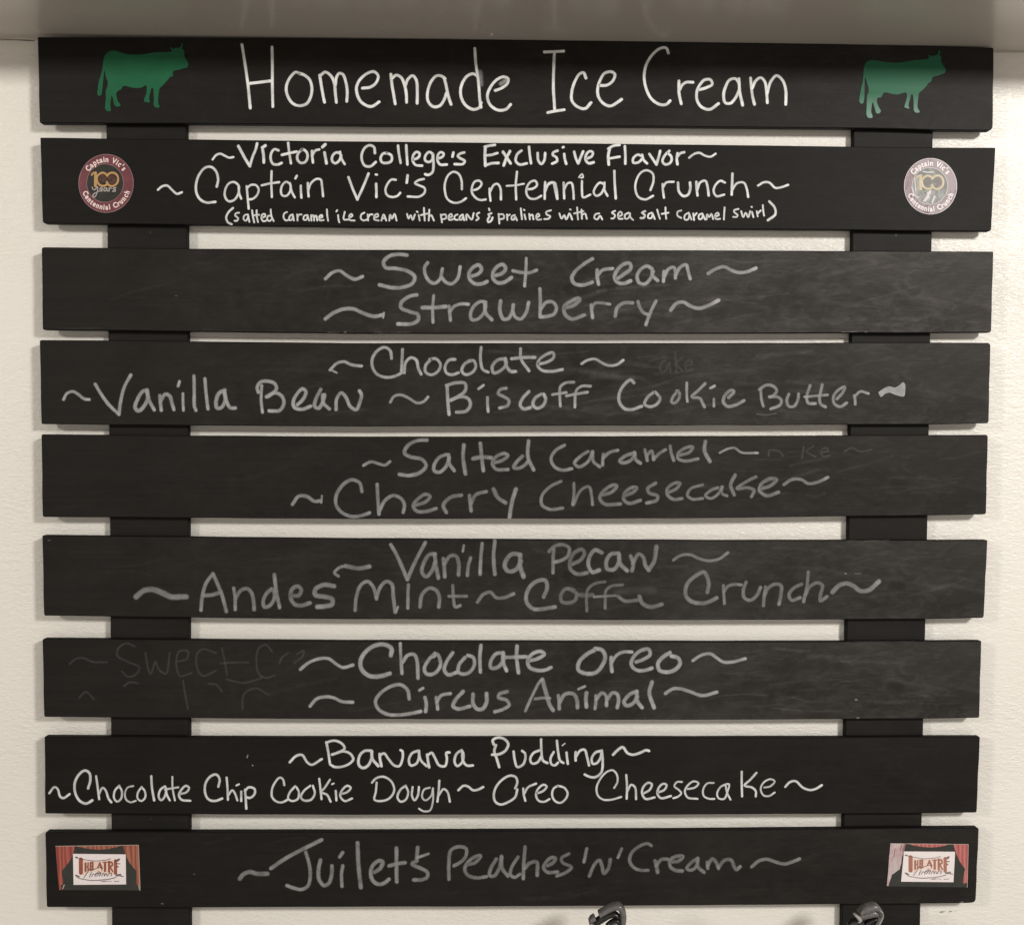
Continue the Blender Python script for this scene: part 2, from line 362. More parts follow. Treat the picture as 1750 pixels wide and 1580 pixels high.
WRITING = [
(0,'white handwritten title reading Homemade Ice Cream',6.0,1.0,{
'A':['47,57 62,150 82,290 97,437','227,72 229,180 229,300 232,428','93,290 160,282 226,274',
'393,233 370,222 340,248 317,290 312,330 325,375 355,412 395,423 435,410 460,365 465,310 450,265 420,240 388,228',
'512,240 520,290 530,350 541,402','514,245 545,222 580,245 600,290 606,350 612,403','606,300 612,255 628,230 650,235 668,280 677,340 674,397',
'768,318 815,312 850,285 862,245 838,220 800,228 755,265 733,310 738,360 765,405 820,428 868,400',
'938,235 945,300 955,360 964,412','945,260 970,240 1000,255 1020,300 1030,350 1032,402','1022,310 1040,265 1068,243 1090,270 1096,340 1095,408',
'1262,262 1240,245 1210,245 1178,280 1158,340 1160,395 1190,428 1228,425 1255,390 1272,345','1256,255 1268,300 1280,360 1298,415',
'1455,245 1430,232 1390,250 1358,310 1358,370 1385,420 1430,445 1465,435 1478,405','1440,80 1446,170 1458,250 1466,330 1470,390 1477,432',
'w=13;o=.22;s=.1|1470,225 1476,295','1562,332 1600,318 1635,290 1640,262 1612,250 1575,265 1535,310 1515,365 1530,415 1575,448 1625,445 1655,415',
'w=11;o=.3;s=.1|1596,292 1632,268'],
'B':['106,102 165,100 222,97','166,102 162,200 160,310 168,450','126,464 170,455 225,447','355,258 340,225 318,232 290,275 270,340 272,395 305,430 350,440 385,405',
'440,302 480,300 515,275 528,235 505,220 465,230 440,270 425,320 430,370 460,410 500,425 540,405 568,385',
'848,108 835,78 800,80 755,115 715,180 703,250 715,320 745,380 795,415 835,415 858,393','911,275 912,350 925,412','915,330 930,300 955,283 995,283',
'1035,327 1075,315 1110,295 1100,268 1065,268 1035,300 1018,340 1020,390 1045,430 1095,445 1148,410',
'1272,290 1250,262 1215,268 1190,310 1178,360 1188,405 1220,408 1250,375 1272,330','1270,262 1275,340 1292,420',
'1340,258 1345,320 1352,370 1363,415','1348,320 1370,275 1400,255 1425,280 1435,340 1440,405','1438,350 1460,280 1495,243 1530,270 1550,330 1550,415']}),
(1,'top line of white writing naming the exclusive flavor',5.4,1.0,{
'C':['w=4.6|502,183 530,148 565,135 600,150 640,168 675,163','w=6|716,72 740,115 775,180 812,238','812,238 835,160 860,100 872,50','w=6|918,102 925,150 928,208','w=6.5|915,85 940,68',
'1050,108 1015,98 990,130 985,180 1005,220 1045,225 1075,212','1130,45 1138,120 1153,215','1078,145 1140,130 1200,118',
'1245,100 1215,130 1205,175 1230,210 1270,205 1290,170 1285,125 1255,100 1238,105','1328,112 1330,160 1336,208','1330,150 1355,110 1388,100',
'w=6|1432,125 1440,170 1448,215','w=6.5|1415,80 1438,58','1560,130 1530,125 1500,150 1495,195 1520,215 1555,190 1570,150','1560,120 1575,180 1600,222'],
'D':['198,130 190,80 155,65 115,85 90,135 90,190 115,235 160,240 205,205','300,130 265,135 245,170 255,205 300,212 335,195 335,150 300,130','390,68 398,140 412,212','458,65 462,140 468,225',
'520,185 560,165 570,135 545,120 518,145 512,190 535,228 590,235','680,140 650,120 618,150 615,190 645,205 675,185 682,145','678,150 685,220 675,290 640,312 615,305',
'725,175 760,160 770,135 745,122 722,145 718,190 740,225 795,225','850,125 842,160','940,125 905,135 885,155 910,175 945,195 930,220 860,222',
'w=6|1115,80 1112,150 1115,235','1110,78 1150,68 1195,62','1112,150 1165,145 1215,130','1118,230 1170,215 1225,212','w=6|1262,120 1295,170 1325,215','w=6|1320,115 1290,170 1268,232',
'1415,110 1380,140 1368,195 1400,225 1460,215','1478,78 1485,150 1495,215','1550,130 1555,190 1580,222 1605,190 1612,130','1715,110 1680,125 1675,145 1705,165 1712,195 1670,218'],
'E':['172,110 175,140 185,175','w=5|162,66 168,64','238,95 250,140 264,172','266,172 282,130 298,93','325,140 355,125 362,98 340,92 318,115 315,150 335,172 368,165',
'w=5.8|475,70 465,120 468,180','465,75 500,55 540,50','468,140 500,135 540,128','575,58 578,110 578,175','690,125 660,115 630,140 632,168 665,165 692,140','690,115 700,150 722,172',
'738,110 765,150 785,180','785,180 800,130 810,90','870,90 840,120 825,160 845,180 880,165 885,130 862,105','925,105 920,145 925,178','922,130 945,105 970,98','w=4.5|1002,135 1035,110 1070,102 1105,120 1145,128 1178,108']}),
(1,'large middle line of white writing reading Captain Vic\'s Centennial Crunch',4.7,.97,{
'C':['48,435 85,405 125,400 165,435 205,468 248,455','w=5.2|537,408 548,350 530,280 490,245 440,252 390,310 365,390 368,460 400,515 450,540 525,535','712,390 680,370 640,380 608,430 605,490 635,530 680,520 715,470 722,410','718,400 725,470 740,508',
'785,405 792,480 802,592','788,420 820,395 860,395 885,430 870,480 835,510 795,515','992,280 990,380 995,495','910,398 980,382 1055,372','1145,385 1115,368 1085,390 1070,435 1080,480 1115,485 1145,450 1152,400','1145,380 1160,450 1185,498',
'1235,400 1236,450 1240,500','1190,340 1202,318','1293,378 1295,430 1300,490','1296,440 1320,380 1365,345 1400,350 1412,410 1420,488'],
'D':['w=5.4|-22,330 15,430 52,515','w=5.4|52,515 100,410 145,300','w=5.4|208,385 210,440 210,495','205,308 215,310','372,352 335,350 300,390 285,440 300,480 345,495 385,485 408,460','w=5.8|470,315 462,375',
'605,345 560,355 530,380 570,400 610,420 612,455 570,490 470,490','920,430 918,360 895,305 855,285 810,310 780,380 780,450 800,510 850,542 910,535 955,505','1008,440 1055,425 1085,385 1068,360 1030,365 1005,410 1005,460 1040,505 1075,520 1118,515',
'1150,425 1152,470 1158,525','1155,450 1185,395 1215,385 1240,420 1245,515','1378,285 1368,400 1372,515','w=4|1292,402 1360,398 1435,385','1465,430 1510,425 1545,395 1530,360 1490,370 1460,415 1458,470 1485,505 1530,510 1580,485','1612,370 1610,440 1608,510','1612,450 1640,390 1690,375 1705,420 1715,510'],
'E':['45,300 43,350 42,405','45,345 70,305 98,300 112,350 125,408','168,300 170,350 172,405','170,350 195,305 220,302 232,350 235,408','290,290 290,350 298,398 345,380','w=3.6|270,265 290,242 298,265 285,268','435,310 410,300 380,330 368,365 385,388 415,375 440,330','440,300 440,350 460,388','w=5.2|505,222 508,310 515,405',
'745,350 765,290 760,240 720,218 680,235 650,290 645,345 665,395 710,412 762,388','826,310 828,350 835,400','830,330 850,300 900,295','w=5.4|928,300 935,360 965,390 995,380 1010,340 1008,300','w=5.2|1050,295 1052,340 1058,385','w=5.2|1056,350 1075,300 1110,288 1125,330 1132,385',
'1240,300 1210,288 1175,320 1165,360 1185,390 1235,380','w=5.4|1290,240 1288,310 1285,380','1288,350 1320,305 1365,300 1385,340 1395,395','1460,320 1500,298 1535,300 1575,335 1610,332 1660,315']}),
(1,'small bottom line of white writing in brackets listing the ingredients',3.7,1.0,{
'C':['w=4.6|672,585 635,620 615,665 630,705 660,720','722,625 695,630 690,650 715,670 705,692 685,692','795,640 768,645 760,680 780,692 798,660','796,642 808,700','830,605 838,660 848,705','868,605 870,660 880,703','838,648 890,642','915,665 940,655 935,635 915,640 908,675 925,697 948,690','992,655 965,650 955,680 975,695 992,680','985,598 990,650 1010,695',
'1120,620 1098,630 1092,665 1110,690 1130,685','1168,640 1145,650 1140,688 1162,682 1170,655','1168,645 1178,690','1205,640 1208,690','1208,662 1222,640 1242,640','1290,645 1265,650 1258,682 1280,685 1292,655','1292,650 1304,690','1320,645 1323,690','1323,660 1340,645 1346,690','1346,665 1362,648 1372,690','1390,670 1415,660 1408,643 1390,655 1392,688 1425,686','1452,598 1455,650 1462,692',
'1545,645 1548,680 1555,705','1530,615 1537,605','1600,618 1592,680 1630,682','1640,665 1665,650 1655,635 1638,650 1642,685 1682,690'],
'D':['110,625 85,640 82,675 105,690 135,680','138,640 142,690','142,665 158,640 178,640','195,665 225,655 220,635 198,645 192,680 230,690','252,690 270,640 292,690','262,672 285,670','318,690 324,640 340,675 360,635 378,690','465,635 478,675 495,645 512,685 530,640','562,645 570,690','546,615 553,620','605,585 608,640 612,690','580,645 635,632','650,600 648,640 645,690','648,660 665,645 688,690',
'745,640 755,705','748,645 785,640 790,670 755,680','815,665 840,655 830,635 812,650 815,685 845,680','885,640 862,650 860,680 885,685','928,640 905,655 900,682 922,680 930,650','930,645 940,688','958,685 960,638 1002,682 1018,628','1065,625 1045,635 1048,655 1062,670 1040,688','1145,590 1150,605','w=4.4|1165,630 1140,640 1150,655 1135,680 1140,705 1165,690 1175,665',
'1225,635 1232,715','1228,640 1265,640 1270,670 1235,680','1295,640 1298,685','1298,655 1318,640','1360,645 1335,655 1335,682 1355,680 1362,655 1378,688','1410,590 1415,640 1420,680','1440,640 1450,680','1436,600 1440,604','1480,635 1485,680','1483,655 1505,640 1515,680','1540,665 1565,650 1555,632 1538,650 1545,682 1580,680','1660,605 1620,620 1625,640 1655,655 1640,675 1605,678'],
'E':['140,505 155,540 172,515 185,545 205,505','212,510 225,545','210,478 215,480','258,465 260,505 264,545','238,505 300,490','287,480 288,505 290,540','290,515 310,505 322,540','405,505 380,510 372,535 392,545 410,520 425,545','510,488 488,500 510,515 500,538 485,538','535,525 558,512 545,492 530,510 535,540 560,540','600,500 575,515 578,540 600,535 610,505','608,505 612,530 630,548',
'w=4.6|710,490 688,500 708,515 700,535 680,535','755,500 732,510 730,535 752,535 760,505','760,505 774,542','790,480 798,510 808,540','845,465 846,505 850,540','820,508 865,500','950,485 925,495 925,520 950,535','1000,500 975,515 972,545 995,545 1005,510','1003,510 1018,546','1030,505 1035,548','1033,525 1052,503','1090,505 1068,515 1068,542 1086,540 1094,512','1093,512 1108,545','1118,545 1122,510 1136,530 1150,508 1162,542','1180,525 1200,515 1192,500 1175,515 1182,542 1208,540','1238,465 1235,510 1233,545',
'1330,475 1300,485 1305,500 1325,515 1318,528 1295,528','1348,490 1362,530 1378,500 1395,530 1408,490','1420,495 1430,530','1416,461 1420,462','1452,490 1458,525','1458,505 1478,485','1492,450 1495,490 1500,520','w=5|1535,425 1570,465 1575,510 1525,550']}),
(2,'grey chalk line reading Sweet Cream',6.8,.92,{
'F':['70,225 120,180 175,165 230,200 290,228 348,208','w=7.4|680,48 620,42 550,55 505,100 520,140 600,148 690,170 738,210 720,260 640,290 560,290 475,270','835,105 812,140 820,200 850,245 885,258 925,230 945,150','940,215 970,250 1015,262 1060,220 1078,135',
'w=7.4|1165,205 1210,190 1238,155 1220,122 1180,135 1145,180 1150,230 1190,262 1240,262 1280,245','w=7.4|1345,200 1390,185 1418,150 1400,118 1360,130 1325,175 1325,225 1360,255 1410,250 1462,215','w=6|1572,72 1570,150 1560,280','1472,165 1540,178 1600,178 1650,160'],
'G':['w=7.4|405,75 340,115 275,170 250,220 270,260 330,272 405,250','w=7.4|440,160 440,210 450,265','445,200 480,160 555,148','w=7.4|590,225 640,190 690,150 685,110 640,115 590,160 570,210 590,250 640,260 690,240','w=7|850,150 810,130 760,160 738,210 755,255 800,262 840,220 860,170','850,150 855,200 892,238',
'940,170 938,205 935,245','940,210 975,150 1015,140 1025,180 1025,220','1025,200 1060,140 1105,120 1120,170 1135,225','1270,185 1330,150 1390,135 1440,160 1500,178 1560,172 1628,145']}),
(2,'grey chalk line reading Strawberry',6.8,.86,{
'F':['w=7.4|70,525 130,480 210,450 280,450 350,480 430,505 500,495','w=4|508,478 502,515','w=7.4|755,345 700,355 640,400 635,440 700,470 760,490 765,530 720,560 612,562','w=6|880,350 872,450 875,550','w=8|795,440 880,440 970,432','995,430 1000,480 1005,535','1000,470 1035,430 1090,412 1140,415',
'1270,400 1230,395 1180,430 1155,490 1165,530 1210,525 1255,480 1270,420','w=7.4|1262,400 1270,480 1315,530','w=7.4|1380,390 1375,460 1400,525 1440,520 1470,460 1475,420','1470,460 1490,510 1530,525 1570,480 1590,400'],
'G':['12,300 15,400 12,510','w=7|20,450 60,400 110,400 135,440 120,485 70,505 15,510','w=7.4;o=.75|200,440 260,425 310,380 300,370 250,390 195,430 200,490 250,525 345,495','395,420 400,470 405,515','w=6;o=.8|398,460 420,410 470,405 535,415','w=7;o=.8|575,505 590,440 640,405 705,405','w=7;o=.8|745,395 760,440 790,480 815,490','880,390 850,450 825,510 805,568',
'w=7.4|990,460 1030,410 1080,398 1140,430 1200,445 1270,425 1348,385']}),
(3,'grey chalk line reading Chocolate',6.0,1.0,{
'I':['630,185 680,135 735,122 790,145 865,155','w=4;o=.6|640,185 680,205','1090,98 1080,40 1040,15 990,35 950,90 945,150 975,210 1040,238 1110,232 1158,210','1172,30 1168,120 1165,205','1185,205 1195,130 1235,92 1275,110 1290,170 1312,215','1385,105 1345,150 1345,200 1390,220 1440,190 1455,140 1420,100 1375,105','1565,105 1520,110 1490,160 1500,205 1540,220 1590,205','1680,115 1635,140 1615,190 1640,218 1690,205 1720,160 1705,115 1665,118'],
'J':['97,15 92,100 110,180 150,200','w=6.6;o=.85|270,100 220,110 180,160 190,205 240,190 285,140 280,100','w=6.6;o=.9|275,100 290,160 320,195 355,195','392,25 395,100 455,190','w=6.4|325,100 400,92 500,90','525,140 590,125 640,90 635,55 590,65 530,110 520,150 550,185 620,195 705,180','w=5.4|848,138 890,112 950,102 1000,130 1050,150 1110,145 1160,110']}),
(3,'grey chalk line with vanilla bean and cookie butter flavors',6.6,.95,{
'H':['w=6|125,405 150,360 195,345 240,370 280,400 318,405','362,290 410,370 470,450 540,515','540,515 550,430 580,310 628,222','w=7.6;o=.9|745,335 715,345 675,410 660,465 685,490 730,450 755,390 750,335','w=7;o=.9|745,340 770,420 803,482','w=7;o=.85|845,375 850,430 855,485','w=7;o=.9|850,420 885,365 920,380 935,430 950,480','w=5.4|1018,360 1018,420 1022,485','w=6|982,305 992,270','1100,228 1102,320 1105,460 1115,485','1182,250 1190,350 1205,475',
'w=7.6;o=.9|1330,335 1290,355 1265,420 1275,470 1310,460 1335,400 1325,340','w=7|1325,340 1345,420 1370,465 1410,468'],
'I':['w=5.8|120,300 115,400 125,500','w=7|95,350 85,315 110,275 165,268 215,285 230,325 195,360 155,385','w=7|160,385 220,355 270,380 285,430 255,485 175,490','w=7|385,445 430,400 450,345 425,325 385,360 355,420 365,465 420,478 485,455','w=7.4;o=.8|560,330 525,400 515,455 545,470 575,425 590,370','w=7;o=.9|575,370 580,430 625,475','w=7;o=.9|675,480 680,400 715,355 750,390 780,455 825,480 855,420 865,370 850,340','w=5.6;o=.85|1080,425 1110,380 1160,370 1220,395 1280,430 1330,420 1362,385',
'1505,300 1510,400 1520,515','1500,300 1570,280 1640,285 1640,340 1590,380 1530,410','1535,410 1600,385 1660,395 1680,440 1650,490 1575,500'],
'J':['w=6;o=.9|145,390 145,440 150,495','w=5.6|78,325 115,298','w=6.4;o=.8|285,320 240,330 225,360 270,385 305,410 295,450 235,468','455,345 405,400 390,450 420,475 465,465','545,365 500,395 485,445 515,470 560,450 580,400 565,365','w=5.8;o=.9|790,275 730,280 690,310 685,370 690,455','w=5.6;o=.9|630,368 680,360 735,352','w=5.6;o=.9|915,305 850,305 810,335 800,390 798,462','w=5.6;o=.9|735,378 800,365 892,350',
'1240,280 1215,258 1170,290 1130,360 1130,420 1165,470 1220,480 1298,455','w=6;o=.85|1388,350 1340,390 1320,440 1360,458 1410,440 1435,395 1400,350','w=6;o=.65|1570,340 1535,380 1520,425 1545,430 1575,400 1580,355 1560,340','w=5.4;o=.85|1635,280 1635,380 1640,420'],
'K':['w=6;o=.75|110,285 60,335 10,385 70,395 90,430 105,460','w=5.4;o=.75|175,400 175,455','w=5.6|148,320 180,303','w=6.6;o=.75|285,390 325,345 305,335 260,370 245,420 275,455 340,445 400,412','w=5.6;o=.75|525,330 530,400 545,455','w=6;o=.75|515,330 565,298 620,305 645,340 620,375 590,385','w=6;o=.75|590,385 650,385 680,410 670,445 600,475','w=6;o=.7|735,365 720,410 735,455 775,455 805,400 808,362',
'w=6;o=.75|895,300 870,380 880,430 935,435','w=6;o=.75|985,295 965,400 975,440 1010,460','w=5.4;o=.75|855,385 930,378 1025,370','w=6;o=.7|1095,400 1140,350 1155,310 1110,330 1070,380 1075,435 1120,458 1168,430','w=6;o=.75|1225,375 1230,400 1232,440','w=5.4;o=.85|1230,380 1270,345 1330,360','w=5;o=.08;s=.05|-180,110 -215,130 -225,190 -190,195 -160,130 -150,200','w=5;o=.08;s=.05|-115,50 -110,130 -105,200','w=5;o=.08;s=.05|-60,90 -105,140 -60,190','w=5;o=.08;s=.05|-30,150 10,140 0,110 -35,130 -30,185 20,180','w=3;o=.22;s=.2|495,512 560,520 640,508','poly;o=1.0|1408,352 1440,328 1482,309 1505,313 1530,318 1560,302 1592,278 1603,300 1602,345 1595,378 1540,369 1485,350 1450,362 1425,383']}),
(4,'grey chalk line reading Salted Caramel',7.0,.9,{
'L':['w=6|515,182 560,160 610,172 650,180 680,158','w=7.4|910,25 850,28 790,60 770,105 810,130 880,145 905,185 870,225 800,245 738,238','1030,115 990,130 955,180 955,215 985,225 1025,195 1050,135','1045,115 1050,170 1080,215','w=7.6|1140,55 1135,130 1150,235','w=7.4;o=.85|1243,45 1250,120 1262,215','w=8;o=.8|1198,140 1250,130 1310,135','w=7;o=.8|1330,165 1380,150 1415,120 1390,108 1340,130 1318,170 1340,205 1415,208','w=7;o=.8|1505,125 1470,160 1450,195 1480,200 1520,180 1545,150','w=7.4|1543,30 1540,130 1575,210'],
'M':['w=6.6;o=.85|210,50 160,80 135,125 155,170 200,188 250,180','w=6.6;o=.85|340,85 300,110 265,150 290,170 340,140 365,90','w=6.6;o=.85|365,85 370,140 405,170','w=6.6;o=.8|425,100 422,130 420,160','w=6.6;o=.8|425,120 460,90 505,78','w=7;o=.85|590,95 545,110 515,140 540,148 580,130 600,95','w=7;o=.85|598,90 605,130 630,150','w=6.6;o=.75|655,75 662,105 668,135','w=6.6;o=.75|665,110 692,82 704,130','w=6.6;o=.75|702,128 740,92 770,75','w=6.6;o=.75|795,55 800,90 815,135',
'w=6.4;o=.75|850,105 900,90 920,60 880,65 840,95 840,125 880,138 950,125','w=7.6;o=.9|990,30 985,80 1015,140','w=4.8|1070,92 1110,72 1150,65 1190,90 1280,93','w=4;o=.16;s=.1|1340,110 1345,80 1400,85 1420,110','w=4;o=.16;s=.1|1525,120 1530,90 1535,60','w=4;o=.14;s=.1|1590,55 1550,85 1600,115','w=4;o=.15;s=.1|1640,90 1670,80 1660,65 1630,80 1640,110 1680,108','w=4;o=.14;s=.1|1760,85 1800,65 1850,85 1910,75']}),
(4,'grey chalk line reading Cherry Cheesecake',7.0,.84,{
'L':['72,425 110,375 160,375 210,405 248,402','w=4.5|256,372 252,415','505,345 490,290 440,272 385,305 345,370 345,430 380,475 440,500 500,495 552,478','600,300 605,400 612,485','612,470 650,400 700,370 750,390 770,430 762,475','w=7;o=.8|835,430 900,410 930,375 900,362 850,395 825,430 845,465 900,470 968,450','w=7.4;o=.75|1030,475 1012,430 1060,380 1125,368','w=7.4;o=.8|1175,370 1180,420 1185,465','w=7.2;o=.75|1185,420 1215,365 1280,345','w=8;o=.75|1325,330 1350,380 1400,415','w=8|1465,330 1440,410 1425,505'],
'M':['w=6.4;o=.8|190,250 130,280 85,330 85,380 130,405 200,398','w=6;o=.8|262,260 262,320 255,380','w=6;o=.75|260,380 300,300 345,280 360,330 365,380','w=7;o=.75|420,325 470,310 500,275 480,270 430,300 405,340 430,375 520,375','w=7;o=.75|540,330 590,310 610,285 580,285 540,320 540,355 570,372 630,355','w=7;o=.75|715,260 670,290 680,315 725,330 720,355 665,370','w=6.4;o=.75|790,310 830,290 850,260 820,260 780,290 780,325 815,350 860,345','w=6;o=.75|975,270 910,290 890,325 915,348 975,345',
'w=6;o=.72|1060,285 1020,300 990,330 1020,345 1060,320 1085,280','w=6;o=.72|1080,280 1085,320 1110,330','w=7;o=.75|1155,215 1130,270 1150,325','w=6.4;o=.7|1270,225 1220,250 1165,290 1225,285 1260,300 1245,335','w=7;o=.75|1300,290 1350,275 1385,240 1350,235 1300,265 1290,300 1330,330 1395,310','w=6.4;o=.85|1425,268 1470,240 1520,240 1560,262 1610,255 1668,228']}),
(5,'grey chalk line reading Vanilla Pecan',8.0,.82,{
'O':['w=6;o=.9|80,280 50,255 90,215 135,203','w=8.5;o=.8|135,205 230,222 312,208','w=7.4|472,45 520,130 595,305','w=7.4|595,305 660,160 730,30','w=7.6;o=.85|805,115 760,120 715,190 705,250 735,285 780,240 805,170','w=7.6;o=.85|800,115 810,200 828,295','w=7.6;o=.85|865,150 872,220 875,285','w=7.6;o=.85|872,190 915,130 960,130 980,190 978,270','w=7;o=.85|1068,145 1050,210 1045,275','w=5|1018,50 1010,95','w=7|1155,35 1145,140 1140,265','w=7.4|1250,15 1240,130 1250,265','w=8.4;o=.85|1440,120 1380,115 1335,160 1325,215 1355,245 1410,230 1445,170','w=9|1440,120 1440,210 1465,285'],
'P':['w=7;o=.85|290,80 285,160 285,255','w=7;o=.8|255,95 300,55 360,45 405,70 395,130 340,165 295,175','w=7.6;o=.65|430,190 490,160 520,110 500,80 440,110 410,180 420,235 470,265 540,255','w=8|650,105 600,85 560,130 550,200 580,250 630,235','w=8|770,110 720,115 685,165 690,225 740,230 775,180 780,120','w=8|775,110 790,190 840,240','w=7.6;o=.8|865,130 885,190 875,240','w=7.6;o=.8|880,190 925,115 960,140 975,200 1000,235','w=8.5;o=.75|1000,235 1040,170 1058,60','w=3;o=.6|1066,55 1050,160','w=6;o=.8|1185,160 1240,125 1310,120 1380,150 1450,165 1530,150 1592,105']}),
(5,'grey chalk line reading Andes Mint and Coffee Crunch',7.2,.82,{
'N':['w=11|55,435 110,390 180,380 250,405 320,435 380,435 430,434','630,262 580,330 550,430 540,535','630,262 665,340 700,430 730,545','w=8;o=.85|560,425 620,420 690,400','w=6.6|785,370 795,440 797,530','w=7.6;o=.85|797,450 840,385 890,375 920,410 935,480 938,530','w=7.6;o=.85|1070,375 1030,410 1005,470 1015,510 1060,495 1090,440 1085,380','w=7.4|1088,270 1105,400 1128,515','w=8;o=.8|1215,425 1270,425 1290,380 1260,355 1220,380 1210,440 1240,490 1290,500 1355,480','w=9|1535,355 1460,345 1395,380 1395,420 1470,435 1520,450 1520,490 1470,505 1410,510'],
'O':['w=7|205,535 215,430 250,345 300,320 340,360 365,450','w=7.4|365,440 395,360 440,320 480,340 490,430 505,550','w=5|525,510 510,550','w=6.6|603,345 600,420 600,520','w=7.4;o=.85|690,510 705,420 760,370 810,385 835,440 830,510','w=6.6;o=.85|935,350 940,440 955,510 990,500','w=6;o=.8|905,430 970,430 1040,430','w=7;o=.8|1120,475 1160,420 1215,400 1260,440 1320,440 1390,412'],
'P':['w=8|215,435 240,370 230,315 185,310 120,350 85,420 90,480 140,525 210,525 300,510','w=7.4;o=.6|440,385 380,375 345,420 350,470 400,480 450,460 460,410 420,380','w=6;o=.55|675,322 600,335 545,380 535,450 538,540','w=9;o=.4;s=.2|480,420 540,425 580,420','w=6;o=.55|805,345 720,355 680,390 675,450 675,520','w=5.4;o=.75|590,435 670,430 750,425','w=7;o=.65|770,430 820,465 915,460','w=8;o=.75|930,430 950,480 1010,510 1100,490','w=16;o=.10;s=.05|760,400 900,385 1040,385'],
'Q':['w=8;o=.85|345,400 355,330 320,250 270,270 200,330 180,400 200,450 260,480 340,478 415,443','w=6;o=.75|465,350 468,420 472,485','w=6.4;o=.75|470,395 500,355 555,342 598,345','w=7;o=.8|635,325 615,380 620,440 665,460 710,430 742,365','w=6.6;o=.75|780,360 770,430 765,500','w=7;o=.75|775,420 800,370 850,340 895,350 895,420 880,490','w=7;o=.75|1050,340 990,370 955,420 975,460 1040,440','w=6.6;o=.75|1100,250 1090,350 1065,470','w=7;o=.7|1080,420 1110,360 1170,330 1205,350 1190,420 1190,465 1240,432','w=9;o=.85|1280,400 1330,350 1390,335 1440,355 1490,390 1550,385 1628,320','w=3;o=.7|1375,260 1382,262','w=2.4;o=.5|1450,261 1490,261']}),
(6,'grey chalk line reading Chocolate Oreo',7.2,.95,{
'R':['w=6.4|58,255 120,205 200,175 270,175 320,210 375,240 452,222','w=8.6|735,150 740,100 690,70 620,75 550,120 508,190 520,260 580,305 660,305 728,285','w=6.6|805,62 810,170 818,285','825,200 860,150 910,145 930,190 938,320','1065,135 1020,180 985,250 1005,290 1060,285 1100,240 1105,190 1080,140 1050,160','1198,130 1150,200 1135,260 1165,295 1230,275','1290,165 1245,220 1240,275 1280,290 1330,270 1360,215 1350,165 1310,150','w=7|1408,75 1400,170 1405,275','w=7.6;o=.9|1570,130 1520,140 1480,200 1485,245 1530,240 1570,200 1580,150','w=7.4|1575,130 1575,200 1600,265','w=7.4|1678,80 1675,170 1690,280','1595,165 1680,162 1750,160'],
'S':['105,190 170,175 220,140 190,120 130,140 95,190 110,240 170,262 230,258 270,240','0,163 80,160','w=8|595,110 540,140 480,200 475,260 530,285 600,280 650,230 675,160 650,110 600,100','720,165 720,220 725,270','w=6.4|725,200 760,150 810,125 875,125','905,200 960,180 1010,145 1000,105 940,115 885,165 870,220 910,260 970,262 1025,245','w=8|1160,130 1110,160 1070,210 1080,260 1140,275 1200,255 1235,210 1220,170 1170,155','w=6.4|1330,190 1390,150 1460,138 1510,170 1560,200 1620,200 1722,175']}),
(6,'grey chalk line reading Circus Animal',7.0,.9,{
'R':['w=6.4|130,530 180,475 240,460 300,465 370,495 450,500','w=7|872,475 860,410 810,370 740,380 660,430 620,490 640,550 710,590 800,595 880,585 958,568','w=7.4|990,465 1000,510 995,570','w=6|948,412 975,395','1075,465 1080,510 1085,550','w=6.4|1080,500 1110,450 1180,435','w=7.6|1275,420 1220,480 1200,530 1240,550 1325,530','w=7.8|1350,440 1350,510 1380,550 1420,550 1450,500 1450,435','w=7;o=.85|1605,420 1545,440 1540,465 1600,485 1620,520 1580,550 1512,572'],
'S':['w=6;o=.85|78,565 130,450 190,340 205,330','w=8.4;o=.85|205,330 230,420 260,520 285,560','w=6;o=.7|150,475 205,468 260,470','w=7;o=.8|325,450 330,500 332,550','w=7.6;o=.8|335,500 375,440 440,440 465,490 468,540','w=8;o=.85|535,430 530,480 535,535','w=5.4|475,402 522,382','w=6.6;o=.85|605,450 605,500 598,548','w=7;o=.85|608,480 650,430 680,450 685,525','w=7.4;o=.85|690,480 730,430 765,440 775,490 765,540','w=7.6;o=.9|910,420 860,440 815,500 835,525 880,510 915,460','w=7.6|912,420 915,490 950,540','w=8|1025,350 1005,430 1040,540','w=6.8|1125,435 1180,400 1240,400 1320,425 1400,450 1510,425']}),
(6,'faint erased ghost of older chalk writing at the left end',5.2,.085,{
'T':['155,195 200,158 250,155 310,180 410,182','595,75 540,55 485,90 480,140 550,180 630,220 600,270 550,280 510,245','670,120 690,230 705,262 740,180 760,230 810,260 835,120','880,180 950,160 960,110 900,110 880,190 905,275 985,255','1150,120 1060,95 1020,130 1025,230 1060,275 1150,240','1190,90 1210,180 1225,270','1180,190 1280,185 1370,185','1530,110 1490,65 1440,90 1425,180 1440,260 1490,290 1550,270','1580,190 1600,150 1640,120','1680,190 1740,140 1745,105 1700,130',
'220,425 265,385 320,435','525,345 560,320 620,325','925,310 940,400 960,500','1220,300 1340,322 1460,290','1100,330 1150,335 1190,380','1330,500 1340,400 1420,360 1500,400','o=.8;w=2.4|284,209 287,213']}),
(7,'white chalk line reading Banana Pudding',5.2,1.0,{
